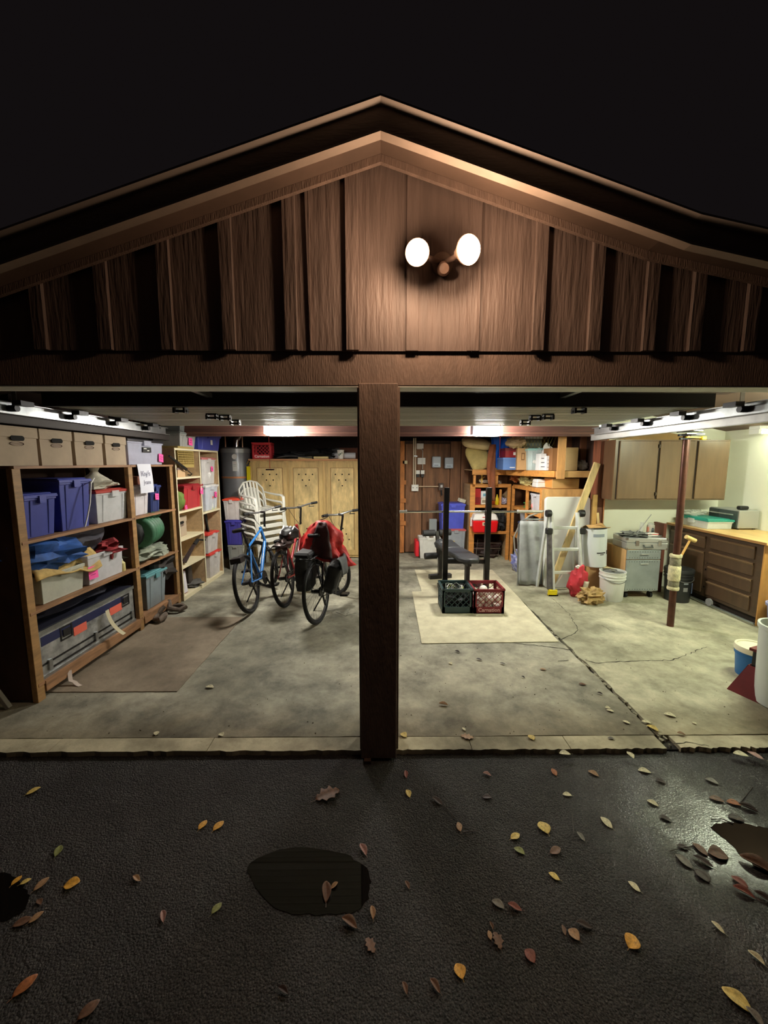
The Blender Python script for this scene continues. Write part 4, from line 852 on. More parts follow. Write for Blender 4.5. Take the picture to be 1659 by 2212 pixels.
    if fender:
        MB().tube([(0.375*math.cos(a), 0, r+0.375*math.sin(a)) for a in [R(20+12*i) for i in range(13)]], 0.024, 8, r2=0.35).build('mudguard', BLACK, t, smooth=True)
    return t
Bh = R(90)
b1 = bicycle('blue and black bicycle leftmost of the three standing by the chairs', (-1.49, 4.42, 0.0), Bh-R(2), R(-10), (44,116,190), steer=R(55), seat_z=0.97, bar_z=1.08, rack=False)
MB().box(-0.17, -0.05, -0.06, 0.06, 0.62, 0.68).build('tail_bag', BLACK, b1)
b2 = bicycle('dark red bicycle with a helmet on its rack between the other two', (-1.13, 4.60, 0.0), Bh-R(6), R(-8), (150,34,40), steer=R(52), step=True, fcol2=(190,190,200), seat_z=0.80, bar_z=1.12, bw=0.30)
hm = thing('bicycle_helmet', 'black and white helmet resting on the rack of the red bicycle', 'helmet', (-1.10, 4.62, 0.775), R(80))
MB().blob((0,0,0.07), (0.15,0.105,0.08), 2, 0.08, 24, 14).build('shell', BLACK, hm, smooth=True)
for i in range(4): MB().tube([(-0.13+0.0*i,-0.06+0.04*i,0.08),(0,-0.065+0.043*i,0.155),(0.13,-0.06+0.04*i,0.09)], 0.010, 6).build('shell_rib', mat((200,200,204), 0.35), hm, smooth=True)
MB().lathe([(0.155,0),(0.158,0.02),(0.155,0.035)], 24, c=(0,0,0.02), sy=0.7).build('rim', mat((28,28,30), 0.4), hm, smooth=True)
ch = MB().blob((0,0,0), (0.16,0.08,0.05), 5, 0.6, 16, 10, 4).build('cargo_net', mat((60,50,48), 0.3, 0.5, var=0.5, vs=20), smooth=True); ch.location = (-1.14, 4.54, 0.80-0.03); ch.rotation_euler = (0,0,R(80)); tag(ch, 'tangle of shiny bungee cord on the red bicycle rack', 'cord')
hm.location = (-1.12, 4.74, 0.80)
b3 = bicycle('silver bicycle under the red jacket and black panniers', (-0.665, 4.10, 0.0), Bh-R(13), R(-5), (150,156,158), steer=R(60), seat_z=0.96, bar_z=1.08, bw=0.30)
pn = thing('pannier_bag', 'large black pannier hanging left of the rear wheel', 'pannier bag', (-0.80, 4.09, 0.38), R(90-8))
BK = mat((20,20,23), 0.65, var=0.25, vs=9, bump=0.4, bs=14)
def bagf(m, w, d, h, sd): return MB().blob((0,0,h/2), (w/2*1.12, d/2*1.2, h/2*1.12), sd, 0.12, 24, 16).build('bag', m, None, smooth=True)
def squarish(o, w, d, h):
    for v in o.data.vertices:
        x, y, z = v.co.x/(w*.56), v.co.y/(d*.6), (v.co.z-h/2)/(h*.56)
        f = lambda q: math.copysign(min(1, abs(q))**0.45, q)
        v.co = (f(x)*w/2+0.01*math.sin(z*9), f(y)*d/2+0.006*math.sin(z*11), h/2+f(z)*h/2)
g = bagf(BK, 0.34, 0.16, 0.40, 4); squarish(g, 0.34, 0.16, 0.40); g.parent = pn
MB().box(-0.14, 0.14, -0.085, 0.085, 0.36, 0.42).build('top_flap', mat((34,34,38), 0.6), pn, bevel=0.02); MB().box(-0.02, 0.02, -0.06, 0.1, 0.05, 0.38).build('strap', BLACK, pn)
pn2 = thing('pannier_bag', 'black and grey pannier sagging right of the rear wheel', 'pannier bag', (-0.55, 4.12, 0.36), R(90-8), None)
pn2.rotation_euler = (R(16), 0, R(82))
g = bagf(BK, 0.34, 0.14, 0.36, 9); squarish(g, 0.34, 0.14, 0.36); g.parent = pn2
MB().cloth(lambda u, v: (-0.17+0.34*u, -0.02-0.10*v+0.01*math.sin(9*u), 0.40-0.16*v*v), 10, 8).build('top_flap', mat((84,88,90), 0.6, var=0.15, vs=10), pn2, smooth=True, solid=0.01)
MB().tube([(-0.17,-0.09,0.30),(-0.175,-0.085,0.12),(-0.1,-0.085,0.02)], 0.006, 6).build('piping', GREYT, pn2)
def jk(u, v):
    a = -math.pi*0.62+u*math.pi*1.24; r = 0.10+0.21*v**0.8+0.018*math.sin(a*6+v*5)+0.01*math.sin(a*13)
    z = 0.30*(1-v**1.5*1.0)-0.07*v+0.02*math.sin(a*5)*v
    return (r*0.75*math.cos(a+math.pi), r*1.05*math.sin(a+math.pi), z)
j = thing('red_jacket', 'red rain jacket draped over the saddle of the silver bicycle', 'jacket', (-0.635, 4.30, 0.82), R(90-8))
def jk2(u, v):
    a = 2*math.pi*u; r = 0.03+0.27*v**0.75+0.02*math.sin(a*5+v*3)*v+0.012*math.sin(a*11+2)*v
    from mathutils import noise
    d = Vector((math.cos(a)*1.6, math.sin(a)*1.6, v*2.6)); q = noise.noise(d*1.3+Vector((4, 2, 7)))*0.075*v**0.5+noise.noise(d*3.4)*0.035*v**0.5+0.012*abs(noise.noise(d*8))
    r += q; hem = 0.07*noise.noise(Vector((math.cos(a)*2, math.sin(a)*2, 3)))
    z = 0.27-(0.40+hem)*v**1.6-0.09*v*max(0, -math.sin(a))
    return (r*0.62*math.cos(a), r*0.98*math.sin(a), z)
JR = mat((196,36,34), 0.55, var=0.2, vs=5)
MB().cloth(jk2, 48, 22).build('shell', JR, j, smooth=True, solid=0.005)
MB().cloth(lambda u, v: (lambda p: (p[0]*1.03-0.004, p[1]*1.03, p[2]+0.004))(jk2(0.44+0.14*u, 0.12+0.84*v)), 8, 16).build('dark_lining', mat((58,16,20), 0.6, var=0.3, vs=9), j, smooth=True, solid=0.004)
# ================= BACK RIGHT: wall fittings =================
def wbox(name, label, cat, x0, x1, y0, y1, m, Y=7.40, d=0.03, **k):      # a thing fixed to the back boards
    a = at(x0, y1, Y=Y-d); b = at(x1, y0, Y=Y-d); t = thing(name, label, cat, ((a.x+b.x)/2, Y, a.z)); w_, h_ = b.x-a.x, b.z-a.z
    MB().box(-w_/2, w_/2, -d, 0, 0, h_).build(k.get('part', 'body'), m, t, bevel=k.get('bevel', 0.0)); return t, w_, h_
for (x0,x1,y0,y1,lab) in ((934,953,986,1010,'grey meter box left of its twin on the board wall'),(961,980,988,1012,'grey meter box right of its twin on the board wall')):
    t, w_, h_ = wbox('meter_box', lab, 'electrical box', x0,x1,y0,y1, mat((166,176,186), 0.4), d=0.09, bevel=0.012)
    MB().box(-w_*.4, w_*.4, -0.094, -0.09, h_*.1, h_*.4).build('window', mat((200,214,224), 0.2), t); MB().box(-w_*.3, w_*.2, -0.097, -0.094, h_*.18, h_*.24).build('print', mat((120,130,150), 0.6), t)
for (x0,x1,y0,y1,lab) in ((900,915,958,969,'white card pinned at the top of the board wall'),(902,919,989,1003,'white card pinned beside the conduits')):
    wbox('paper_note', lab, 'paper', x0,x1,y0,y1, PAPER, d=0.006, part='sheet')
for (x0,x1,lab) in ((899,907,'light switch left of its twin under the white card'),(909,917,'light switch right of its twin under the white card')):
    t, w_, h_ = wbox('light_switch', lab, 'switch', x0,x1,1016,1024, WHITE, d=0.03, part='plate'); MB().box(-w_*.4, w_*.4, -0.028, 0, -0.06, -0.004).build('backbox', BLACK, t)
t, w_, h_ = wbox('outlet_box', 'white double outlet box at the foot of the conduits', 'outlet', 889,904,1047,1061, WHITE, d=0.05, part='cover', bevel=0.004)
for s in (-1, 1): MB().box(s*0.035-0.008, s*0.035+0.008, -0.052, -0.05, h_*.45, h_*.6).build('socket', INK, t)
a = at(893,1047,Y=7.36); 
cdt = thing('conduit', 'pair of cream conduits rising above the white outlet box', 'conduit', (a.x, 7.37, a.z))
for dx in (0, 0.035): MB().tube([(dx,0,0),(dx,0,0.86)], 0.011, 8).build('pipe', mat((214,200,176), 0.5), cdt)
MB().tube([(0.17,0.0,0.28),(0.17,0,0.62),(0.15,0,0.66),(0.06,0,0.66)], 0.004, 6).build('wire', WHITE, cdt)
MB().tube([(0.10,0,-0.035),(0.47,0,-0.035)], 0.010, 8).build('pipe', mat((214,190,160), 0.5), cdt); MB().box(0.0,0.07,-0.02,0.0,0.52,0.54).build('clip', GALV, cdt)
MB().box(0.47,0.56,-0.06,0.0,-0.10,0.03).build('switch_box', mat((70,50,40), 0.5), cdt); MB().box(0.50,0.54,-0.066,-0.06,-0.05,0.0).build('switch_plate', mat((190,190,190), 0.4), cdt); MB().tube([(0.52,-0.03,-0.10),(0.53,-0.03,-0.2)], 0.018, 8).build('plug', BLACK, cdt)
wbox('wall_tag', 'small cream tag on the stud left of the conduits', 'tag', 870,880,995,1002, mat((206,196,160), 0.7), d=0.03, part='plate')
# ---- cubby shelf A (faces the room) and B (faces left), one L of orange wood
sa = thing('cubby_shelf', 'orange wood cubby shelf across the back right corner', 'shelf', (1.92, 6.85, 0))
x0, x1 = -0.36, 0.35
for x, wd in ((x0, 0.09), (x1-0.05, 0.055)): MB().box(x, x+wd, 0, 0.04, 0, 1.355).build('post', ORW, sa, bevel=0.002)
for x in (x0, x1-0.02): MB().box(x, x+0.018, 0.04, 0.52, 0, 1.35).build('side_panel', PLY, sa)
MB().box(0.16, 0.19, 0.0, 0.04, 0.93, 1.26).build('divider', ORW, sa)
for z, h in ((1.355, 0.06), (0.99, 0.05), (0.52, 0.05)):
    MB().box(x0+0.09, x1-0.05, 0.002, 0.035, z-h, z).build('rail', ORW, sa, bevel=0.002); MB().box(x0+0.02, x1-0.02, 0.036, 0.52, z-0.02, z-0.002).build('shelf', ORW, sa)
MB().box(x0, x1, 0.52, 0.53, 0, 1.35).build('back_panel', DKWOOD, sa)
sbb = thing('cubby_shelf', 'orange wood cubby shelf running toward the white folding table', 'shelf', (2.27, 6.15, 0))
for y, wd in ((0.60, 0.05), (-0.05, 0.04), (-0.62, 0.06)): MB().box(0, 0.04, y, y+wd, 0, 1.33).build('post', ORW, sbb, bevel=0.002)
for z, h in ((1.355, 0.06), (0.99, 0.05), (0.52, 0.05)):
    MB().box(0.001, 0.035, -0.56, 0.60, z-h, z-0.001).build('rail', ORW, sbb, bevel=0.002); MB().box(0.036, 0.60, -0.60, 0.66, z-0.02, z-0.002).build('shelf', ORW, sbb)
MB().box(0.0, 0.66, -0.64, -0.621, 0, 1.355).build('end_panel', mat((196,150,92), 0.7, var=0.12, vs=3, st=(4,4,1)), sbb)
MB().box(0.61, 0.62, -0.6, 0.66, 0, 1.35).build('back_panel', DKWOOD, sbb)
# ---- loft shelf
lf = thing('loft_shelf', 'orange wood storage ledge above the cubby shelves', 'shelf', (2.0, 6.7, 1.52))
MB().bar((-0.45,0,0.045), (0.05,0,0.045), 0.04, 0.09).build('apron', ORW, lf, bevel=0.002); MB().bar((0.05,0,0.045), (0.42,-1.24,0.045), 0.04, 0.09).build('apron', ORW, lf, bevel=0.002)
MB().bar((0.42,-1.24,0.045), (0.95,-1.24,0.045), 0.04, 0.09).build('apron', mat((176,138,84), 0.7, var=0.12, vs=4), lf, bevel=0.002)
MB().prism([(-0.45,0.02),(0.05,0.02),(0.44,-1.22),(0.95,-1.22),(0.95,0.66),(-0.45,0.66)], 0.07, 0.088).build('deck', PLY, lf)
MB().box(0.42, 0.53, -1.285, -1.262, -0.02, 0.60).build('post', mat((186,136,80), 0.6, var=0.12, vs=4, st=(5,5,0.7)), lf, bevel=0.002)
MB().box(-0.05, 0.0, 0.02, 0.06, -0.16, 0.0).build('prop', ORW, lf); MB().box(-0.42, -0.38, 0.02, 0.06, -0.16, 0.0).build('prop', ORW, lf)
LZ = 1.61
def bx5(name, label, cat, x0, x1, y0, Yf, z, m, d=0.3, rz=0.0, bevel=0.004, part='box', zt=None):
    a = at(x0, 1000, Y=Yf); b = at(x1, 1000, Y=Yf); h = (at(x0, y0, Y=Yf).z-z) if zt is None else zt
    t = thing(name, label, cat, ((a.x+b.x)/2, Yf, z+0.002), rz); w_ = b.x-a.x
    MB().box(-w_/2, w_/2, 0, d, 0, h).build(part, m, t, bevel=bevel); return t, w_, h
t, w_, h_ = bx5('storage_box', 'light blue storage box with a red tin on top of it', 'box', 1087,1116,993,6.2,LZ, mat((88,124,186), 0.5), d=0.35); text('TOOLS', 0.03, WHITE, t, (0.04,-0.001,0.035), FR) if False else MB().box(0.0,0.08,-0.002,0,0.03,0.045).build('white_print', WHITE, t)
MB().box(-w_/2-0.006, w_/2+0.006, -0.006, 0.355, h_, h_+0.03).build('lid', mat((96,132,196), 0.5), t)
zb = LZ+h_+0.034
t, w_, h_ = bx5('red_tin', 'dark red box with white label on the light blue box', 'box', 1091,1117,968,6.25,zb, mat((150,34,44), 0.5), d=0.3); MB().box(0.03,0.08,-0.002,0,h_*.25,h_*.55).build('label', PAPER, t); MB().box(-w_/2-0.004,w_/2+0.004,-0.004,0.3,h_*.72,h_).build('lid', mat((112,38,40), 0.5), t)
t, w_, h_ = bx5('cardboard_box', 'open topped tan cardboard box beside the light blue box', 'cardboard box', 1117,1140,968,6.05,LZ, CARD, d=0.24, rz=R(-12)); MB().box(-0.02,0.03,-0.002,0,h_*.45,h_*.78).build('printed_mark', mat((120,84,50), 0.8), t); MB().box(-0.01,0.02,-0.003,-0.001,h_*.5,h_*.73).build('printed_gap', CARD, t)
a = at(1146,1000,Y=5.95)
t = tote('frosted tote with pale teal lid on the loft ledge', (a.x+0.12, 6.1, LZ), 0.34, 0.3, at(1146,968,Y=5.95).z-LZ, (190,204,204), (150,200,196), clear=True, cont=[((220,214,204), -0.15, -0.1, 0.45, (0.3,0.35,0.4))])
for i, (xa, xb, yt, Y, lab) in enumerate(((1166,1180,980,5.75,'white carton with small print left in the pair on the ledge'),(1180,1191,985,5.7,'white carton with grey bands right in the pair on the ledge'))):
    t, w_, h_ = bx5('white_carton', lab, 'box', xa, xb, yt, Y, LZ, mat((232,232,234), 0.6), d=0.16)
    for k in range(3): MB().box(-w_*.3, w_*(.3-.1*k), -0.002, 0, h_*(0.2+0.25*k), h_*(0.24+0.25*k)).build('print', INK if i == 0 else GREYT, t)
drape('white_bag', 'white plastic sack slumped behind the white cartons', 'bag', (at(1185,1000,Y=5.85).x+0.0, 5.98, 1.82), 0.10, 0.09, 0.16, mat((226,222,216), 0.5), 31, 0, 0.4)
t, w_, h_ = bx5('cardboard_box', 'brown cardboard box edge standing left of the ledge post', 'cardboard box', 1192,1204,968,5.6,LZ, mat((150,104,62), 0.8), d=0.3)
t, w_, h_ = bx5('cardboard_box', 'large plain cardboard box right of the ledge post', 'cardboard box', 1222,1248,967,5.6,LZ, mat((176,150,104), 0.8, var=0.05, vs=4), d=0.3)
drape('grey_bundle', 'grey rag bundle at the right end of the ledge', 'bundle', (at(1258,1000,Y=5.7).x, 5.72, LZ+0.07), 0.09, 0.09, 0.075, mat((150,146,142), 0.9), 4, 0, 0.3)
# chicken wire panel above
cw = thing('wire_netting', 'roll of yellow chicken wire netting above the ledge boxes', 'netting', (2.30, 6.0, 1.94)); m = MB()
for i in range(12):
    for sgn in (1, -1): m.bar((-0.28+i*0.05, 0, 0.0), (-0.28+i*0.05+sgn*0.12, 0.01, 0.26), 0.003, 0.003)
m.build('mesh', mat((150,140,70), 0.5, 0.3), cw)
t, w_, h_ = bx5('grey_tub', 'grey tub with white rim above the teal lidded tote', 'tub', 1132,1168,962,6.2,1.94, mat((96,104,104), 0.5), d=0.3, zt=0.16); MB().box(-w_/2-0.01,w_/2+0.01,-0.01,0.31,0.17,0.21).build('rim', mat((206,214,220), 0.4), t); t.location.z = 1.92
MB().box(-0.16, 0.3, -0.02, 0.28, -0.02, 0).build('plank', DKWOOD, t)
drape('tan_bundle', 'tan fabric bundle up at the left of the grey tub', 'bundle', (at(1112,1000,Y=6.1).x, 6.1, 2.03), 0.15, 0.14, 0.08, mat((170,146,112), 0.9, var=0.1, vs=6), 8, 0, 0.3)
# sacks at left end of ledge
def cushion(label, loc, rot, w_, d_, h_, m, name='cushion', seam=None):
    t = thing(name, label, 'cushion', loc, rot=rot); o = MB().blob((0,0,0), (w_/2, d_/2, h_/2), 3, 0.04, 28, 14).build('cover', m, t, smooth=True)
    for v in o.data.vertices:
        f = lambda q: math.copysign(min(1, abs(q))**0.5, q); v.co.x = f(v.co.x/(w_/2))*w_/2; v.co.y = f(v.co.y/(d_/2))*d_/2
    MB().tube([(w_*.49*math.copysign(abs(math.cos(a))**.5, math.cos(a)), d_*.49*math.copysign(abs(math.sin(a))**.5, math.sin(a)), 0) for a in [2*math.pi*k/32+0.01 for k in range(32)]], 0.006, 6, True).build('piping', seam or m, t)
    return t
TAN = mat((206,184,136), 0.85, var=0.06, vs=6)
cushion('tan seat cushion lying flat at the top of the cushion pile', (1.62, 6.75, 2.05), (R(12), R(10), R(-8)), 0.5, 0.45, 0.16, TAN)
cushion('tan striped cushion leaning upright under the flat one', (1.66, 6.78, 1.82), (R(76), R(-22), R(0)), 0.36, 0.46, 0.14, mat((190,172,110), 0.85, var=0.12, vs=6), seam=DKWOOD)
cushion('grey and white striped cushion behind the tan one', (1.80, 6.86, 1.82), (R(78), R(-14), R(5)), 0.34, 0.44, 0.12, mat((190,186,184), 0.85, var=0.3, vs=30, st=(1,0.02,0.02)))
cushion('tan cushion right of the striped pair on the ledge', (1.99, 6.75, 1.76), (R(72), R(-34), R(0)), 0.34, 0.30, 0.14, TAN)
o = MB().cloth(lambda u, v: (-0.17+0.36*u*(1-0.3*v)+0.02*math.sin(8*v), 0.03*math.sin(14*u)+0.02*math.sin(9*v), -0.5*v), 20, 12).build('blue_tarp', mat((26,96,200), 0.5, var=0.15, vs=6), smooth=True, solid=0.012); o.location = (1.98, 6.55, 2.14); tag(o, 'bright blue cloth hanging beneath the right opener', 'cloth')
o = MB().cloth(lambda u, v: (-0.06+0.14*u*(1.2-0.5*v)+0.03*math.sin(5*v), 0.03*math.sin(9*u+4*v), -0.42*v), 10, 12).build('dark_cloth', mat((30,34,60), 0.8, var=0.3, vs=6), smooth=True, solid=0.012); o.location = (2.2, 6.4, 2.15); tag(o, 'dark navy cloth hanging beside the bright blue one', 'cloth')
# brown pelt strip
o = MB().cloth(lambda u, v: (-0.05+0.11*u*(0.35+0.9*math.sin(math.pi*min(1, 0.2+v*0.75)))-0.05*math.sin(3.4*v)+0.05*v*v, 0.012*math.sin(8*u+6*v), -0.92*v), 8, 22).build('brown_strip', mat((112,62,34), 0.8, var=0.3, vs=6, st=(1,1,0.5)), smooth=True, solid=0.014); o.location = (1.82, 6.45, 2.02); tag(o, 'long brown leather strip hanging in front of the ledge', 'leather strip')
# items between cubby top and ledge
TZ = 1.357
drape('crumpled_paper', 'crumpled white paper lying on the cubby shelf top', 'paper', (1.95, 7.0, TZ+0.035), 0.16, 0.12, 0.035, mat((220,206,190), 0.8), 5, 0, 0.5)
t = thing('wooden_figurine', 'little wooden figurine standing under the ledge', 'ornament', (1.79, 6.98, TZ)); MB().lathe([(0.03,0),(0.012,0.02),(0.02,0.08),(0.008,0.12),(0.02,0.15),(0.0,0.175)], 12).build('body', mat((214,180,90), 0.5), t, smooth=True); MB().bar((-0.05,0,0.06), (0.05,0,0.12), 0.012, 0.012).build('arms', mat((214,180,90), 0.5), t)
drape('shells_basket', 'yellowish woven bowl heaped with shells under the ledge', 'bowl', (2.42, 6.45, TZ+0.08), 0.13, 0.2, 0.09, mat((206,190,130), 0.8, var=0.3, vs=12), 6, 0, 0.35)
drape('rust_bow', 'rust coloured ribbon tangle left of the shell bowl', 'ribbon', (2.36, 6.75, TZ+0.12), 0.12, 0.1, 0.08, mat((186,116,70), 0.8, var=0.2, vs=9), 9, 0, 0.6)
t = thing('white_case', 'small white plastic case beside the shell bowl', 'case', (2.40, 5.93, TZ)); MB().tbox(0.17,0.2,0.16,0.19,0,0.07).build('base', WHITE, t, bevel=0.01); MB().tbox(0.17,0.2,0.14,0.17,0.072,0.125).build('lid', WHITE, t, bevel=0.01)
t = thing('cardboard_box', 'cardboard box lying under the right half of the ledge', 'cardboard box', (2.62, 5.68, TZ)); MB().box(-0.18,0.2,-0.1,0.2,0,0.145).build('box', mat((190,150,92), 0.8), t, bevel=0.004); MB().box(-0.183,-0.18,-0.08,0.18,0.02,0.13).build('orange_side', mat((224,150,74), 0.7), t)
# items in the cubbies
def inA(name, label, cat, xc, z, w_, h_, m, d=0.2, dy=0.06, part='body'):
    t = thing(name, label, cat, (xc, 6.85+dy, z)); MB().box(-w_/2, w_/2, 0, d, 0, h_).build(part, m, t, bevel=0.004); return t
za = 0.992
t = inA('red_toolbox', 'tall dark red tool box at the left of the upper cubby', 'tool box', 1.705, za, 0.11, 0.28, mat((178,34,34), 0.4)); MB().box(-0.045,0.045,-0.004,0,0.02,0.13).build('front_plate', mat((130,24,26), 0.4), t)
t = inA('white_jug', 'white labelled jug beside the dark red tool box', 'jug', 1.83, za, 0.12, 0.11, mat((222,216,200), 0.5)); MB().box(-0.04,0.04,-0.003,0,0.03,0.08).build('label', mat((150,140,120), 0.7), t)
t = inA('white_jug', 'white box stacked on the labelled jug', 'box', 1.83, za+0.115, 0.13, 0.12, mat((226,230,232), 0.5)); MB().box(-0.03,0.04,-0.003,0,0.03,0.08).build('label', mat((120,170,190), 0.7), t)
inA('yellow_can', 'yellow can behind the right rack upright', 'can', 1.965, za+0.13, 0.06, 0.08, mat((230,200,60), 0.5)); inA('steel_tray', 'flat steel tray under the yellow can', 'tray', 2.0, za+0.10, 0.14, 0.02, GALV); inA('orange_pot', 'orange pot beneath the steel tray', 'pot', 2.0, za, 0.11, 0.09, mat((206,96,50), 0.6))
t = thing('spray_bottle', 'bright yellow bottle at the cubby divider', 'bottle', (2.03, 6.89, za)); t.location.x = 2.045; MB().lathe([(0.03,0),(0.033,0.02),(0.033,0.10),(0.012,0.15),(0.01,0.18)], 12).build('body', mat((236,214,20), 0.4), t, smooth=True)
drape('purple_packet', 'lilac and white packets in the narrow upper cubby', 'packet', (2.17, 6.98, za+0.05), 0.07, 0.07, 0.06, mat((190,184,226), 0.6, var=0.3, vs=20), 7, 0, 0.4)
# cooler
co = thing('picnic_cooler', 'red picnic cooler with white lid in the middle cubby', 'cooler', (1.80, 6.80, 0.523))
MB().tbox(0.40, 0.26, 0.44, 0.28, 0, 0.21).build('body', mat((222,20,28), 0.35), co, bevel=0.02); MB().tbox(0.45, 0.29, 0.36, 0.24, 0.215, 0.33).build('lid', mat((238,236,232), 0.35), co, bevel=0.02)
for s in (-1, 1): MB().box(s*0.225-0.01, s*0.225+0.01, -0.02, 0.02, 0.10, 0.25).build('swing_arm', WHITE, co)
MB().box(-0.06, 0.05, -0.147, -0.142, 0.13, 0.19).build('label', mat((214,190,160), 0.6), co); MB().box(-0.04, 0.03, -0.149, -0.147, 0.15, 0.17).build('label_print', INK, co); MB().box(-0.06, 0.02, -0.139, -0.135, 0.265, 0.28).build('lid_script', mat((200,70,70), 0.6), co)
drape('black_bag', 'black backpack straps stuffed right of the red cooler', 'bag', (2.12, 6.92, 0.70), 0.10, 0.1, 0.17, BLK2, 15, 0, 0.4)
drape('dark_crates', 'dark jumble of pots in the bottom cubby behind the rack', 'pots', (1.93, 7.1, 0.17), 0.28, 0.15, 0.16, mat((50,34,32), 0.6, 0.3, var=0.4, vs=10), 19, 0, 0.4)
t = thing('wire_rack', 'wire rack standing in the bottom cubby', 'rack', (1.9, 6.9, 0.0)); m = MB()
for z in (0.08, 0.2, 0.3): m.tube([(-0.24,0,z),(0.24,0,z)], 0.004, 5)
for x in (-0.2, 0.0, 0.2): m.tube([(x,0,0.01),(x+0.03,0,0.36)], 0.004, 5)
m.build('wires', CHROME, t)
def inB(yc, zb): return (2.45, yc, zb)
t = thing('plastic_bucket', 'grey translucent pitcher stack in the middle side cubby', 'bucket', (2.42, 6.45, 0.523)); bm1 = mat((150,158,176), 0.4, alpha=0.85)
MB().lathe([(0.10,0),(0.125,0.20),(0.13,0.205)], 18).build('lower_bucket', bm1, t, smooth=True); MB().lathe([(0.09,0.206),(0.115,0.40),(0.12,0.405)], 18).build('upper_bucket', mat((160,166,176), 0.4), t, smooth=True); MB().lathe([(0.132,0.19),(0.14,0.2),(0.14,0.225),(0.132,0.23)], 18).build('rim', mat((60,70,110), 0.4), t, smooth=True)
t = thing('green_reel', 'green twine reel in the upper side cubby', 'reel', (2.40, 6.45, 0.993)); MB().lathe([(0.045,0),(0.045,0.01),(0.02,0.012),(0.02,0.07),(0.045,0.072),(0.045,0.082)], 14).build('reel', mat((50,150,80), 0.5), t, smooth=True)
drape('tan_figure', 'tan lumpy ornament beside the green reel', 'ornament', (2.42, 6.28, 1.06), 0.05, 0.05, 0.07, mat((196,180,130), 0.8), 23, 0, 0.5)
t = tote('white bucket shaped bin packed with rags in the near side cubby', (2.45, 5.85, 0.992), 0.36, 0.3, 0.27, (206,206,212), None, R(-90), open_top=True, cont=[((230,226,226), -0.1, 0, 0.75, (0.3,0.35,0.3)), ((90,66,60), 0.28, 0, 0.6, (0.15,0.3,0.35)), ((220,120,120), -0.3, -0.3, 0.3, (0.1,0.2,0.2))])
drape('blue_sack', 'blue bag with white flower print on the floor by the cubbies', 'bag', (2.20, 6.1, 0.17), 0.11, 0.17, 0.17, mat((44,50,150), 0.6, var=0.9, vs=14, col2=(206,212,236), detail=2), 13, 0, 0.25)
# floor items at back wall
t = ftote('clear tote with red latches holding balls and shoes by the back boards', 907, 956, 1200, 1162, 6.95, (206,206,202), None, z=0.001, open_top=False, clear=True, dd=0.3, cont=[((214,210,206), 0, 0, 0.4, (0.4,0.4,0.4)), ((90,80,70), 0.1, 0, 1.0, (0.25,0.3,0.16)), ((220,216,210), -0.1, -0.3, 1.0, (0.08,0.1,0.1)), ((220,216,210), 0.25, -0.3, 1.0, (0.08,0.1,0.1))])
MB().box(-0.26, -0.20, -0.16, 0.15, 0.04, 0.32).build('latch', mat((224,40,54), 0.5), t, bevel=0.01); MB().box(0.195, 0.22, -0.16, 0.15, 0.2, 0.30).build('latch', mat((224,40,54), 0.5), t, bevel=0.008)
t = ftote('grey clear tote with yellow label under the blue bin by the back boards', 968, 1010, 1195, 1143, 6.9, (150,156,164), (190,90,90), z=0.001, clear=True, dd=0.4, cont=[((130,134,142), 0, 0, 0.5, (0.42,0.42,0.46))]); MB().box(-0.12,-0.03,-0.206,-0.202,0.27,0.34).build('yellow_label', mat((232,200,60), 0.6), t)
t2 = ftote('bright blue bin with lid ajar stacked by the cubby shelf', 955, 1008, 1140, 1088, 6.92, (76,86,196), (84,94,206), z=t.location.z+0.462, dd=0.4); 
o = MB().box(-0.06,0.06,-0.04,0.04,0,0.06).build('small_carton', mat((220,216,190), 0.6)); o.location = (at(1005,1000,Y=7).x-0.03, 7.12, t2.location.z+0.445); o.rotation_euler = (R(10),R(15),R(20)); tag(o, 'small cream carton tilted on the blue bin lid', 'box')
t2h = at(980,1088,Y=6.92).z; o.location.z = t2h+0.012
o = MB().box(-0.07,0.07,-0.03,0.05,0,0.36).build('grey_board', mat((150,156,156), 0.6), bevel=0.005); o.location = (at(938,1000,Y=7.2).x, 7.25, 0.33); tag(o, 'grey panel standing behind the clear tote of balls', 'panel'); 
o.location.z = 0.002; o.scale = (1,1,1.9)
# ================= WEIGHT RACK AND BENCH =================
RK = mat((24,22,24), 0.35, coat=0.2); PADM = mat((58,60,64), 0.45, var=0.08, vs=10, bump=0.3, bs=60)
wr_ = thing('weight_rack', 'black steel barbell rack with two uprights on the rug', 'weight rack', (1.08, 4.88, 0.008))
for x in (-0.265, 0.265):
    MB().box(x-0.032, x+0.032, -0.032, 0.032, 0.0, 1.41).build('upright', RK, wr_, bevel=0.003); MB().box(x-0.02, x+0.02, 0.033, 0.10, 1.05, 1.08).box(x-0.02, x+0.02, 0.085, 0.10, 1.08, 1.13).build('bar_hook', RK, wr_)
    MB().box(x-0.03, x+0.03, -0.05, 0.45, 0.0, 0.05).build('foot', RK, wr_)
MB().box(-0.235, 0.235, 0.0, 0.05, 0.44, 0.49).build('crossbar', RK, wr_); MB().box(-0.235, 0.235, 0.40, 0.45, 0.0, 0.05).build('crossbar', RK, wr_)
br = thing('barbell', 'long chrome barbell lying across the black rack', 'barbell', (1.03, 4.946, 1.108))
MB().tube([(-1.02,0,0),(1.02,0,0)], 0.014, 12).build('shaft', mat((220,220,220), 0.18, 1.0), br, smooth=True)
for s in (-1, 1): MB().tube([(s*0.72,0,0),(s*1.02,0,0)], 0.019, 12).build('sleeve', mat((206,204,196), 0.4, 0.8), br, smooth=True); MB().tube([(s*0.70,0,0),(s*0.72,0,0)], 0.025, 12).build('collar', mat((200,200,196), 0.4, 0.8), br)
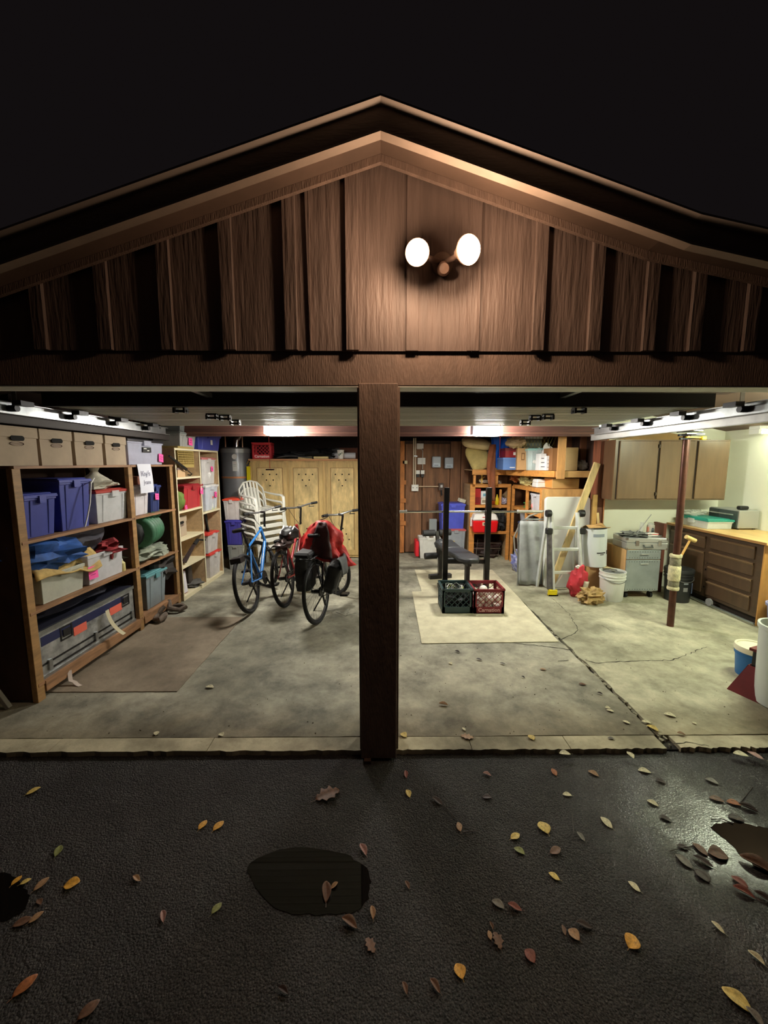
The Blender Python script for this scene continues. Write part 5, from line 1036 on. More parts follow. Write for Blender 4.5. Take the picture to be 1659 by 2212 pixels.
bn = thing('weight_bench', 'grey padded weight bench with leg rollers behind the rack', 'weight bench', (1.12, 4.62, 0.008), R(12))
def pad(name, y0, y1, z0, z1, w0, w1, tip, parent):
    pts = []
    n = 10
    prof = [(y0+(y1-y0)*k/n, w0+(w1-w0)*k/n) for k in range(n+1)]
    L_ = []; Rr = []
    for y, ww in prof:
        f = 1.0
        if tip: f = min(1, 0.45+((y-y0)/0.13)*0.55) if y-y0 < 0.13 else 1
        L_.append((-ww/2*f, y)); Rr.append((ww/2*f, y))
    poly = L_+Rr[::-1]; m = MB().prism(poly, 0, 0.065); o = m.build(name, PADM, parent, smooth=True, bevel=0.022)
    o.modifiers[0].segments = 3
    for v in o.data.vertices:
        t_ = (v.co.y-y0)/(y1-y0); v.co.z += z0+(z1-z0)*t_
    return o
pad('back_pad', 0.0, 0.68, 0.50, 0.50, 0.27, 0.30, True, bn); pad('seat_pad', 0.70, 1.02, 0.50, 0.545, 0.28, 0.26, False, bn)
MB().box(-0.025, 0.025, 0.12, 1.25, 0.44, 0.495).build('spine', RK, bn); MB().box(-0.025, 0.025, 0.16, 0.21, 0.03, 0.44).build('front_leg', RK, bn); MB().box(-0.10, 0.10, 0.15, 0.22, 0.0, 0.03).build('foot', RK, bn)
MB().box(-0.03, 0.03, 1.1, 1.16, 0.05, 0.44).build('rear_leg', RK, bn); MB().box(-0.17, 0.17, 1.09, 1.17, 0.0, 0.06).build('foot', RK, bn)
MB().bar((0,1.2,0.30), (0,1.3,0.68), 0.045, 0.045).build('leg_lever', RK, bn)
for z, y in ((0.66, 1.30), (0.33, 1.20)):
    for s in (-1, 1): MB().tube([(s*0.035,y,z),(s*0.22,y,z)], 0.048, 14).build('foam_roller', mat((40,40,42), 0.75), bn, smooth=True)
# spare dark bits behind the bench
drape('boxing_glove', 'dark grey padded shape poking out left of the bench', 'pad', (0.86, 5.55, 0.56), 0.09, 0.10, 0.075, PADM, 6, R(20), 0.15)
bx_g = bpy.context.scene.objects[-1] if False else None
# ================= RUG AND CRATES =================
def rugc(pts):
    P2 = [at(x, y, Z=0.006) for x, y in pts]; out = []
    for i in range(len(P2)):
        a, b = P2[i], P2[(i+1) % len(P2)]; n = max(2, int((b-a).length/0.05))
        for k in range(n): q = a.lerp(b, k/n); out.append((q.x+0.003*(rn.random()-.5), q.y+0.003*(rn.random()-.5)))
    return out
rg = MB().prism(rugc([(911,1390),(1207,1386),(1120,1290),(1063,1231),(896,1231),(911,1277),(890,1278)]), 0.002, 0.008).build('rug', mat((196,188,160), 0.95, var=0.3, vs=7, col2=(226,220,190), bump=1.5, bs=120), smooth=False); tag(rg, 'notched cream carpet remnant lying under the weight rack', 'rug')
c1 = crate('dark green milk crate full of coiled cords on the rug', (0.875, 4.50, 0.009), 0.345, 0.285, (44,66,70))
c2 = crate('dark red milk crate full of white balls on the rug', (1.235, 4.49, 0.009), 0.345, 0.285, (122,24,36), 0.0, 'Carnation', mat((226,180,180), 0.6))
cc = rn
for i in range(7):
    a0 = rn.random()*6; pts = [(0.11*math.cos(a0+k*0.5)*(0.6+0.4*rn.random())+0.03*(i % 3-1), 0.10*math.sin(a0+k*0.5)*(0.6+0.4*rn.random()), 0.235+0.006*i+0.03*math.sin(k*1.3+i)) for k in range(13)]
    o = MB().tube(pts, 0.005, 6).build('cord', [BLACK, mat((170,190,70), 0.5), GREYT, mat((60,70,70), 0.5), PAPER, BLACK, mat((120,130,120), 0.5)][i], smooth=True); o.location = (0.875, 4.50, 0.0)
    tag(o, ['black cord coil lowest in the green crate', 'lime cord coil in the green crate', 'grey cord coil in the green crate', 'slate cord coil in the green crate', 'white cord coil in the green crate', 'black cord coil topmost in the green crate', 'pale green grey cord coil in the green crate'][i], 'cord', 'cords in the green crate')
drape('black_gear', 'black gear filling the lower part of the green crate', 'gear', (0.875, 4.50, 0.13), 0.13, 0.13, 0.10, BLK2, 3, 0, 0.3)
first = None; bl = mat((226,222,212), 0.6, var=0.1, vs=12)
for i, (x, y, z) in enumerate([(-.10,-.10,.05),(0,-.11,.05),(.10,-.10,.05),(-.05,0,.05),(.06,0,.05),(-.1,.1,.05),(.1,.1,.05),(-.08,-.10,.13),(.02,-.10,.135),(.11,-.06,.13),(-.04,.0,.13),(.07,.05,.13),(-.11,.06,.13),(-.06,-.08,.20),(.06,-.03,.195),(-.01,.06,.20)]):
    if first is None:
        first = thing('ball', 'white ball in the heap filling the dark red milk crate', 'ball', (0,0,0), 0, 'white balls in the red crate')
        MB().lathe([(0.049*math.sin(math.pi*k/12)+1e-4, -0.049*math.cos(math.pi*k/12)) for k in range(13)], 18).build('cover', bl, first, smooth=True)
        MB().tube([(0.0495*math.cos(a)*0.85, 0.0495*math.sin(a)*0.85+0.0, 0.0495*(0.5+0.05*math.cos(2*a))) for a in [2*math.pi*k/24 for k in range(24)]], 0.0014, 4, True).build('seam', mat((170,60,60), 0.7), first)
        o = first
    else: o = copy_tree(first)
    o.location = (1.235+x, 4.49+y, 0.02+z); o.rotation_euler = (i, i*1.7, i*.6)
# ================= TABLES, LADDER, LUMBER =================
ft = thing('folding_table', 'white folding table leaning upright behind the ladder', 'folding table', (2.57, 5.30, 0.0), rot=(R(-4), 0, 0))
pts = []
W_, H_, r_ = 0.31, 1.26, 0.05
for cx, cz, a0 in ((W_-r_, r_, -90), (W_-r_, H_-r_, 0), (-W_+r_, H_-r_, 90), (-W_+r_, r_, 180)):
    for k in range(5): a = R(a0+k*22.5); pts.append((cx+r_*math.cos(a), cz+r_*math.sin(a)))
MB().prism(pts, -0.03, 0.03, 'y').build('top', mat((208,210,204), 0.4), ft, bevel=0.008)
MB().box(-0.28, -0.25, 0.03, 0.05, 0.1, 1.15).build('folded_leg', GALV, ft); MB().box(0.25, 0.28, 0.03, 0.05, 0.1, 1.15).build('folded_leg', GALV, ft)
gt = thing('folded_cot', 'grey folded fabric panel leaning beside the white table', 'folded cot', (2.09, 5.38, 0.0), rot=(R(-3), 0, 0))
MB().cloth(lambda u, v: (-0.15+0.33*u, -0.02+0.015*math.sin(14*u+3*v), 0.02+0.90*v), 18, 14).build('fabric', mat((150,154,152), 0.6, var=0.12, vs=5), gt, smooth=True, solid=0.02)
MB().tube([(-0.16,0,0.0),(-0.165,0,0.86),(-0.13,0,0.92),(-0.06,0,0.94),(0.18,0,0.94)], 0.012, 8).build('frame', GALV, gt, smooth=True)
for i, (dx, lab) in enumerate(((0, 'outer bent steel hoop left of the grey fabric panel'), (0.05, 'inner bent steel hoop left of the grey fabric panel'))):
    o = MB().tube([(-0.0,0,0.28),(-0.10+dx,0,0.50),(-0.12+dx,0,0.68),(-0.05+dx,0,0.86),(0.08,0,0.98),(0.3,0,1.06)], 0.011, 8).build('hoop', mat((200,198,190), 0.35, 0.7), smooth=True); o.location = (2.0, 5.46, -0.0); tag(o, lab, 'hoop'); o.location.z = -0.27+0.0
    o.data.vertices[0].co.z += 0
    o.location.z = 0.0
    MB().tube([(0,0,0.28),(0.02+dx,0,0.14),(0.06,0,0.012)], 0.011, 8).build('lower_bend', mat((200,198,190), 0.35, 0.7), o)
ld = thing('step_ladder', 'aluminium multi position ladder with yellow foot before the white table', 'ladder', (2.42, 5.02, 0.0))
LA = mat((222,226,224), 0.35, 0.35, var=0.06, vs=10)
xl0, xl1, xr0, xr1 = -0.17, -0.20, 0.21, 0.14
def zx(z, s): return (xl0+(xl1-xl0)*z/1.1) if s < 0 else (xr0+(xr1-xr0)*z/1.1)
for s in (-1, 1):
    MB().bar((zx(0.02, s), -0.06, 0.06), (zx(1.1, s), 0.05, 1.08), 0.028, 0.07, (0,1,0)).build('rail', LA, ld, bevel=0.003)
    MB().bar((zx(0.02, s)+s*0.06, 0.32, 0.0), (zx(1.1, s)+s*0.03, 0.09, 1.06), 0.026, 0.06, (0,1,0)).build('rear_rail', LA, ld, bevel=0.003)
    q = MB().lathe([(0.0,-0.03),(0.045,-0.03),(0.05,0.0),(0.045,0.03),(0,0.03)], 16).build('hinge_knob', BLACK, ld, smooth=True); q.rotation_euler = (0, R(90), 0); q.location = (zx(1.06, s)+s*0.045, 0.03, 1.07)
    MB().box(zx(0.85, s)+s*0.04-0.04, zx(0.85, s)+s*0.04+0.04, -0.02, 0.05, 0.80, 0.88).build('lock_block', BLACK, ld, bevel=0.01)
MB().bar((zx(0.05,-1)-0.015, -0.075, 0.0), (zx(0.1,-1)-0.01, -0.075, 0.085), 0.11, 0.05, (0,1,0)).build('yellow_foot', mat((244,220,20), 0.5), ld, bevel=0.006); MB().box(zx(0,-1)-0.07, zx(0,-1)+0.05, -0.10, -0.05, -0.0, 0.02).build('rubber_foot', RUB, ld)
MB().bar((zx(0.1,-1)-0.045, -0.055, 0.08), (zx(0.8,-1)-0.03, 0.02, 0.80), 0.05, 0.05, (0,1,0)).build('label_rail', mat((110,106,112), 0.4, 0.6, var=0.3, vs=14), ld)
for z in (0.30, 0.60, 0.88):
    y = -0.06+0.11*z; MB().bar((zx(z,-1)+0.01, y, z), (zx(z,1)-0.01, y, z), 0.035, 0.04, (0,0,1)).build('rung', LA, ld, bevel=0.006)
MB().bar((zx(0.1,-1)+0.03,-0.04,0.12), (zx(0.2,-1)+0.13,-0.02,0.27), 0.012, 0.02).build('brace', LA, ld)
PLK = mat((196,172,120), 0.7, var=0.16, vs=5, st=(3,3,0.6), bump=0.4, bs=12)
def lean(name, label, p, q, w_, t_, m=PLK, cat='board'):
    o = MB().bar((0,0,0), tuple(Vector(q)-Vector(p)), w_, t_, (0,1,0)).build(name, m, bevel=0.002); o.location = p; return tag(o, label, cat)
lean('wooden_plank', 'long pale plank slanting across the white folding table', (2.30, 5.16, 0.03), (2.86, 5.22, 1.72), 0.085, 0.03)
lean('wooden_stake', 'upright round edged stake left of the corner post', (2.87, 5.225, 0.03), (2.86, 5.225, 1.30), 0.06, 0.04, mat((190,150,88), 0.7, var=0.12, vs=5))
lean('thin_lath', 'thin pale lath leaning between the stake and the corner post', (2.99, 5.12, 0.03), (2.90, 5.20, 1.06), 0.03, 0.015)
# ================= BUCKETS AND BAGS =================
bxs = thing('cardboard_box', 'low cardboard box hidden under the white fibre drum', 'cardboard box', (2.83, 5.09, 0.001)); MB().box(-0.15,0.15,-0.10,0.10,0,0.375).build('box', CARD, bxs, bevel=0.004)
dm = thing('fibre_drum', 'tall white printed drum with brown paper in its mouth', 'drum', (2.83, 5.07, 0.378), rot=(0, R(-3), 0))
MB().lathe([(0.135,0),(0.14,0.005),(0.145,0.50),(0.14,0.50),(0.135,0.03),(0.0,0.03)], 28).build('drum', mat((216,222,224), 0.45), dm, smooth=True)
MB().cloth(lambda u, v: (-0.14+0.28*u, -0.12+0.24*v, 0.50+0.03*math.sin(3*u+1)*math.sin(5*v)+0.02), 10, 8).build('brown_paper', mat((190,150,96), 0.8, var=0.1, vs=9), dm, smooth=True, solid=0.003)
cyl_patch(dm, 0.1455, -125, -70, 0.40, 0.44, mat((150,160,172), 0.6), 'faded_print'); cyl_patch(dm, 0.1445, -108, -62, 0.185, 0.20, INK, 'print_line'); cyl_patch(dm, 0.1445, -92, -72, 0.165, 0.175, INK, 'print_line'); cyl_patch(dm, 0.1445, -52, -44, 0.17, 0.22, INK, 'print_mark', 3)
MB().cloth(lambda u, v: (0.05+0.22*u, -0.15+0.10*v, -0.005-0.06*u*u), 8, 5).build('cream_rag', mat((214,200,160), 0.8), dm, smooth=True, solid=0.004)
def bucket(label, loc, r, h, m, lidm=None, handle=True, name='bucket', open_=True):
    t = thing(name, label, 'bucket', loc)
    pr = [(r*0.86,0),(r*0.87,0.006),(r*0.97,h*0.74),(r*1.02,h*0.745),(r*1.02,h*0.77),(r*0.98,h*0.775),(r*0.985,h*0.84),(r*1.03,h*0.845),(r*1.03,h*0.87),(r*0.99,h*0.875),(r,h*0.965),(r*1.03,h*0.97),(r*1.03,h)]
    if open_: pr += [(r*0.98,h),(r*0.95,h*0.6),(0,h*0.6)]
    MB().lathe(pr, 32).build('pail', m, t, smooth=True)
    if lidm: MB().lathe([(r*1.05,h-0.03),(r*1.06,h+0.002),(r*1.03,h+0.014),(r*0.92,h+0.012),(r*0.9,h+0.004),(0,h+0.004)], 32).build('lid', lidm, t, smooth=True)
    if handle: MB().tube([(r*1.03*math.cos(a), -r*1.03*math.sin(a)*0.95-0.004, h*0.86-r*0.5*math.sin(a)) for a in [math.pi*k/12 for k in range(13)]], 0.004, 6).build('wire_handle', GALV, t)
    return t
wbk = bucket('white five gallon bucket with scraps in it before the metal cabinet', (2.93, 4.82, 0.001), 0.148, 0.37, mat((226,228,222), 0.4))
MB().blob((0,0,0.33), (0.12,0.12,0.04), 3, 0.4).build('scraps', mat((96,98,96), 0.7, var=0.3, vs=10), wbk, smooth=True); MB().bar((-0.05,-0.02,0.39), (0.12,0.0,0.33), 0.03, 0.01).build('scrap_strip', mat((150,148,140), 0.6), wbk)
rb_ = thing('red_sack', 'red and white paper sack slumped against the ladder foot', 'sack', (2.52, 4.93, 0.0), R(10), rot=(R(0), R(8), R(8)))
g = MB().blob((0,0,0.19), (0.12,0.08,0.20), 16, 0.22, 26, 18, 2.4).build('sack', mat((196,52,66), 0.6, var=0.14, vs=8), rb_, smooth=True); MB().cloth(lambda u, v: (0.02+0.07*u+0.01*v, -0.085-0.01*math.sin(3*u), 0.04+0.19*v), 5, 6).build('label', mat((214,204,186), 0.7, var=0.1, vs=20), rb_, smooth=True, solid=0.003)
MB().blob((-0.03,0.0,0.385), (0.035,0.03,0.025), 2, 0.3).build('white_knot', WHITE, rb_, smooth=True)
drape('paper_bag', 'crumpled brown paper bag on the floor before the white bucket', 'paper bag', (2.60, 4.68, 0.085), 0.15, 0.10, 0.095, mat((176,146,96), 0.85, var=0.2, vs=9, bump=1, bs=20), 22, 0.2, 0.45, 30, 18, 3.4)
bb = bucket('black lidded bucket between the metal cabinet and brown base cabinet', (3.74, 4.78, 0.001), 0.152, 0.40, mat((32,34,36), 0.4), mat((38,40,42), 0.35))
cyl_patch(bb, 0.149, -104, -84, 0.24, 0.27, mat((120,126,134), 0.5), 'label'); cyl_patch(bb, 0.146, -104, -84, 0.15, 0.20, GREYT, 'label_emblem'); cyl_patch(bb, 0.148, -60, -40, 0.12, 0.25, mat((90,100,130), 0.5), 'label')
# ================= METAL CABINET AND CASE =================
mc = thing('rolling_cabinet', 'rolling cabinet with punched metal drawers and wooden side', 'cabinet', (3.31, 5.04, 0.0))
MB().box(-0.215, 0.215, -0.20, 0.24, 0.10, 0.635).build('carcass', mat((206,164,110), 0.6, var=0.1, vs=3, st=(4,4,0.8)), mc)
SHT = mat((172,182,186), 0.38, 0.6, var=0.06, vs=5)
for z0, z1, hz in ((0.515, 0.632, 0.585), (0.105, 0.505, 0.46)):
    d = MB().box(-0.212, 0.212, -0.222, -0.201, z0, z1).build('drawer', SHT, mc, bevel=0.003)
    MB().tube([(-0.05,-0.224,hz),(-0.05,-0.24,hz),(0.05,-0.24,hz),(0.05,-0.224,hz)], 0.005, 6).build('handle', CHROME, d)
    for zz in ((z1-0.02, z0+0.02) if z0 > .3 else (z1-0.02, z0+0.02)):
        h = MB()
        for k in range(12): h.box(-0.18+k*0.032-0.004, -0.18+k*0.032+0.004, -0.2235, -0.2215, zz-0.004, zz+0.004)
        o = h.build('punched_holes', INK, d); o['kind'] = 'stuff'
MB().box(-0.055,0.055,-0.224,-0.222,0.553,0.566).build('name_strip', mat((110,116,120), 0.5), mc)
for x in (-0.16, 0.16):
    for y in (-0.15, 0.18): MB().tube([(x-0.015,y,0.04),(x+0.015,y,0.04)], 0.039, 14).build('caster', RUB, mc); MB().box(x-0.02, x+0.02, y-0.02, y+0.02, 0.08, 0.10).build('caster_bracket', GALV, mc)
al = thing('aluminium_case', 'silver aluminium tool case lying on the rolling cabinet', 'case', (3.36, 4.99, 0.638), R(-4))
MB().box(-0.26, 0.24, -0.17, 0.17, 0, 0.085).build('base', mat((198,200,200), 0.3, 0.7), al, bevel=0.006); MB().box(-0.26, 0.24, -0.17, 0.17, 0.09, 0.145).build('lid', mat((206,208,208), 0.3, 0.7), al, bevel=0.006)
for x in (-0.13, 0.14): MB().box(x-0.02, x+0.02, -0.178, -0.17, 0.05, 0.115).build('latch', CHROME, al)
MB().tube([(-0.05,-0.172,0.06),(-0.05,-0.195,0.035),(0.05,-0.195,0.035),(0.05,-0.172,0.06)], 0.008, 8).build('handle', mat((60,64,62), 0.5), al)
for x in (-0.252, 0.232):
    for z in (0.01, 0.135): MB().box(x-0.012, x+0.012, -0.173, -0.15, z-0.012, z+0.012).build('corner_cap', CHROME, al)
CZ = 0.786
drape('tool_heap', 'heap of grey cables and tools on the aluminium case', 'tools', (3.30, 5.0, CZ+0.014), 0.20, 0.12, 0.03, mat((84,86,84), 0.6, var=0.5, vs=20), 29, 0, 0.6, 30, 12, 5)
lean('metal_rod', 'thin steel rod slanting up from the tool heap', (3.30, 4.99, CZ+0.02), (3.52, 5.05, CZ+0.27), 0.008, 0.008, GREYT, 'rod')
for i, (x, h_, r_, c, lab) in enumerate(((3.50,0.16,0.022,(206,206,200),'tall clear tube standing behind the aluminium case'),(3.60,0.12,0.03,(190,120,100),'short jar of pink bits behind the aluminium case'),(3.70,0.15,0.045,(206,206,196),'wide white jar behind the aluminium case'),(3.68,0.09,0.018,(40,44,46),'small black topped post on the aluminium case'))):
    o = MB().lathe([(r_,0),(r_,h_*.8),(r_*.8,h_*.85),(r_*.8,h_),(0,h_)], 16).build('jar', mat(c, 0.3, alpha=1.0 if i in (1,3) else 0.6), smooth=True); o.location = (x-0.06, 5.10-0.04*(i == 3), CZ) ; tag(o, lab, 'jar')
    if x > 3.6: o.location.x = x-0.12-(0.02 if i == 2 else 0)
t = thing('small_tray', 'small white parts tray with red stripe on the aluminium case', 'tray', (3.47, 4.96, CZ)); MB().tbox(0.12,0.08,0.14,0.09,0,0.04).build('tray', WHITE, t); MB().box(-0.071,0.071,-0.047,-0.044,0.025,0.035).build('stripe', mat((200,80,80), 0.6), t)
o = MB().box(-0.02,0.02,-0.1,0.1,0,0.32).build('dark_book', mat((104,56,44), 0.6), bevel=0.004); o.location = (3.74, 5.18, 0.0); o.scale = (1,1,2.9); tag(o, 'dark red board standing left of the brown base cabinet', 'board')
# ================= WALL CABINET =================
uc = thing('wall_cabinet', 'dark brown three door wall cabinet on the white drywall', 'wall cabinet', (3.67, 5.15, 1.25))
CAB = mat((92,66,46), 0.42, var=0.12, vs=3, st=(5,5,0.7)); CABF = mat((104,82,58), 0.32, var=0.08, vs=3, st=(5,5,0.7))
MB().box(-0.72, 0.72, -0.15, 0.18, 0, 0.76).build('carcass', CAB, uc)
MB().box(-0.722, 0.722, -0.17, -0.151, 0, 0.76).build('face_frame', CABF, uc)
for a, b in ((-0.675, -0.20), (-0.165, 0.27), (0.315, 0.70)):
    MB().box(a, b, -0.19, -0.171, 0.015, 0.745).build('door', CABF, uc, bevel=0.004)
    MB().box(a-0.012, a-0.002, -0.174, -0.17, 0.015, 0.745).build('shadow_gap', mat((36,24,16), 0.8), uc)
for x, z in ((-0.18, 0.68), (-0.18, 0.08)): MB().box(x-0.008, x+0.008, -0.196, -0.171, z-0.02, z+0.02).build('hinge', mat((70,60,50), 0.4, 0.6), uc)
o = MB().prism([(-0.62,0),(0.68,0),(-0.1,0.13)], -0.02, 0.0, 'y').build('brown_triangle', mat((150,116,62), 0.6, var=0.15, vs=4)); o.location = (3.67, 5.20, 2.012); tag(o, 'triangular brown panel standing on the wall cabinet', 'board')  # thin brown triangular prism set on the cabinet top
MB().box(-0.5,0.62,-0.04,0.02,-0.001,0.012).build('base_strip', mat((150,116,62), 0.6), o)
# ================= BASE CABINET AND COUNTER =================
bc = thing('base_cabinet', 'long dark brown base cabinet with door and four drawers', 'base cabinet', (3.98, 4.62, 0.0))
BC = mat((72,54,40), 0.4, var=0.12, vs=3, st=(5,1,5)); BCF = mat((80,60,44), 0.38, var=0.12, vs=3, st=(5,5,0.7)); EDG = mat((120,94,70), 0.35)
MB().box(0.012, 0.60, -0.64, 0.68, 0.09, 0.87).build('carcass', BC, bc); MB().box(0.06, 0.60, -0.64, 0.68, 0.0, 0.09).build('toe_kick', mat((40,30,22), 0.8), bc)
MB().box(0.0, 0.012, -0.64, 0.68, 0.09, 0.87).build('face_frame', BC, bc)
MB().box(0.0, 0.62, -0.655, -0.641, 0.0, 0.87).build('end_panel', mat((178,128,66), 0.6, var=0.12, vs=3, st=(4,4,0.8)), bc)
def front(name, y0, y1, z0, z1):
    f = MB().box(-0.018, -0.001, y0, y1, z0, z1).build(name, BCF, bc, bevel=0.003)
    MB().hexa([(-0.018,y0,z1-0.03),(-0.018,y1,z1-0.03),(-0.001,y1,z1-0.03),(-0.001,y0,z1-0.03),(-0.030,y0,z1-0.012),(-0.030,y1,z1-0.012),(-0.001,y1,z1),(-0.001,y0,z1)]).build('finger_pull', EDG, f)
front('drawer', 0.08, 0.64, 0.68, 0.83); front('door', 0.08, 0.64, 0.13, 0.64)
for z0, z1 in ((0.70, 0.84), (0.52, 0.665), (0.335, 0.485), (0.13, 0.30)): front('drawer', -0.56, 0.0, z0, z1)
for z in (0.50, 0.42, 0.20): MB().box(-0.012, 0.0, 0.03, 0.045, z, z+0.02).build('latch', CHROME, bc)
MB().tube([(-0.03,-0.66,0.03),(-0.03,0.6,0.03)], 0.012, 8).build('floor_pipe', GALV, bc)
q = MB().tube([(-0.045,-0.09,0.06),(-0.025,-0.09,0.06)], 0.045, 16).tube([(-0.047,-0.09,0.06),(-0.023,-0.09,0.06)], 0.02, 12).build('valve_wheel', GREYT, bc)
lean('pry_board', 'narrow pale board wedged above the top drawer of the base cabinet', (3.945, 4.60, 0.872), (3.945, 4.06, 0.872), 0.03, 0.022, mat((206,166,104), 0.6))
ct = thing('worktop', 'pale plywood worktop over the base cabinet', 'countertop', (4.27, 4.6, 0.888)); MB().box(-0.345, 0.345, -0.70, 0.71, 0, 0.026).build('slab', mat((214,178,116), 0.45, var=0.08, vs=3, st=(5,0.7,5)), ct, bevel=0.002); MB().box(-0.349, -0.3455, -0.70, 0.71, 0.0, 0.026).build('edge_band', mat((150,106,58), 0.5), ct)
ct.location.z = 0.885
WT = 0.912
tt = tote('low clear bin with wide green lid on the worktop', (4.16, 4.98, WT), 0.50, 0.32, 0.125, (196,200,196), (40,140,124), rz=R(-90), clear=True, taper=0.94, ribs=False, cont=[((226,200,140), 0.2, -0.1, 0.45, (0.22,0.3,0.35)), ((206,206,196), -0.25, 0, 0.4, (0.2,0.3,0.3))])
drape('clear_bag', 'clear crinkled plastic bag on the green lid', 'bag', (4.15, 5.14, WT+0.155), 0.14, 0.10, 0.035, mat((214,216,206), 0.2, alpha=0.45), 4, 0, 0.4)
mw = thing('toaster_oven', 'silver toaster oven facing left at the back of the worktop', 'oven', (4.47, 4.92, WT))
MB().box(-0.12, 0.13, -0.22, 0.22, 0.012, 0.235).build('body', mat((176,178,174), 0.35, 0.5), mw, bevel=0.008); MB().box(-0.135, -0.121, -0.21, 0.21, 0.02, 0.225).build('door', mat((60,70,70), 0.25), mw, bevel=0.004); MB().box(-0.15,-0.136,-0.17,0.19,0.17,0.185).build('handle', CHROME, mw)
for x in (-0.1, 0.1):
    for y in (-0.19, 0.19): MB().box(x-0.012, x+0.012, y-0.012, y+0.012, 0, 0.012).build('foot', RUB, mw)
o = MB().box(-0.06,0.05,-0.035,0.035,0,0.045).build('battery_radio', BLACK, bevel=0.012); o.location = (4.46, 4.78, WT+0.238); tag(o, 'small black device lying on the toaster oven', 'radio')
# ================= POLE =================
pl = thing('steel_pole', 'rust brown steel pole wrapped with carpet standing in the right bay', 'pole', (3.055, 3.98, 0.0), rot=(0, 0, 0))
POL = mat((84,52,42), 0.35, 0.5, var=0.2, vs=6)
MB().tube([(0.02,0,0),(0.01,0,2.0)], 0.033, 18).build('shaft', POL, pl, smooth=True)
TW = mat((212,204,166), 0.95, var=0.15, vs=30, bump=1.5, bs=80); TG = mat((130,126,104), 0.95, var=0.15, vs=30, bump=1.5, bs=80)
for z0, z1, r_, m in ((0.745,0.78,0.056,TW),(0.66,0.745,0.05,TG),(0.50,0.66,0.056,TW),(0.435,0.50,0.05,TG),(0.40,0.435,0.056,TW)):
    MB().lathe([(0.034,z0),(r_*0.94,z0+0.001),(r_,z0+0.012),(r_,z1-0.012),(r_*0.94,z1-0.001),(0.034,z1)], 22, c=(0.012,0,0)).build('carpet_wrap', m, pl, smooth=True)
ml = thing('wooden_mallet', 'pale wooden mallet tucked behind the carpet wrap of the pole', 'mallet', (3.14, 4.02, 0.72), rot=(0, R(24), 0))
MB().tube([(0,0,0),(0,0,0.22)], 0.011, 10).build('handle', mat((206,160,90), 0.5), ml, smooth=True); MB().tube([(-0.055,0,0.235),(0.055,0,0.235)], 0.022, 14).build('head', mat((214,184,120), 0.5), ml, smooth=True)
cl = thing('clamp_cluster', 'yellow and black bar clamps gripping the top of the pole', 'clamp', (3.06, 3.95, 1.96))
YEL = mat((236,206,60), 0.4)
for k, (z, l) in enumerate(((0.0,0.16),(0.035,0.14),(0.07,0.12))):
    MB().bar((-0.09,0.02*k,z), (l-0.02,-0.03+0.02*k,z+0.012), 0.03, 0.02).build('jaw', mat((44,46,64), 0.5), cl, bevel=0.004); MB().bar((-0.06,-0.04,z+0.012), (l-0.03,-0.05,z+0.006), 0.025, 0.012).build('bar', YEL if k == 0 else CHROME, cl, bevel=0.002)
MB().box(0.08,0.13,-0.07,-0.03,-0.015,0.02).build('grip', YEL, cl, bevel=0.006)
# ================= RIGHT EDGE =================
bk2 = bucket('blue and white paint bucket with pale lid at the right edge', (3.03, 3.0, 0.002), 0.125, 0.235, mat((30,100,160), 0.4), mat((226,222,196), 0.4), handle=False)
for c_ in (1,): cyl_patch(bk2, 0.1205, -150, -70, 0.05, 0.12, mat((206,206,206), 0.6), 'label'); cyl_patch(bk2, 0.123, -92, -72, 0.14, 0.15, WHITE, 'print'); cyl_patch(bk2, 0.124, -92, -70, 0.165, 0.175, INK, 'print')
MB().tube([(-0.02,-0.13,0.20),(0.06,-0.15,0.21),(0.12,-0.10,0.20)], 0.014, 8).build('black_handle', BLACK, bk2)
js = thing('jack_stand', 'dark red steel jack stand in front of the blue bucket', 'jack stand', (2.79, 2.74, 0.002), R(20)); JM = mat((104,24,28), 0.45, var=0.1, vs=8)
for k in range(4):
    T = Matrix.Rotation(k*math.pi/2, 4, 'Z'); MB(T).hexa([(-0.11,-0.11,0),(0.11,-0.11,0),(0.10,-0.10,0),(-0.10,-0.10,0),(-0.03,-0.035,0.22),(0.03,-0.035,0.22),(0.028,-0.03,0.22),(-0.028,-0.03,0.22)]).build('leg_plate', JM, js)
MB().box(-0.02,0.02,-0.02,0.02,0.2,0.34).build('post', STEELD, js); MB().box(-0.05,0.05,-0.03,0.03,0.34,0.36).build('saddle', JM, js); MB().hexa([(-0.045,-0.103,0.035),(0.03,-0.103,0.035),(0.03,-0.101,0.035),(-0.045,-0.101,0.035),(-0.04,-0.092,0.07),(0.025,-0.092,0.07),(0.025,-0.09,0.07),(-0.04,-0.09,0.07)]).build('white_label', WHITE, js)
tc_ = thing('trash_barrel', 'pale grey round barrel cut off by the right picture edge', 'barrel', (2.85, 2.60, 0.002)); MB().lathe([(0.13,0),(0.14,0.01),(0.155,0.55),(0.165,0.555),(0.165,0.585),(0.15,0.585),(0.14,0.1),(0,0.1)], 32).build('barrel', mat((196,204,198), 0.4), tc_, smooth=True)
lv = thing('waste_bin', 'lavender waste bin beyond the end of the base cabinet', 'bin', (4.08, 3.78, 0.002)); MB().lathe([(0.11,0),(0.115,0.01),(0.14,0.27),(0.155,0.275),(0.155,0.30),(0.14,0.30),(0.10,0.03),(0,0.03)], 28).build('bin', mat((150,156,206), 0.45), lv, smooth=True)
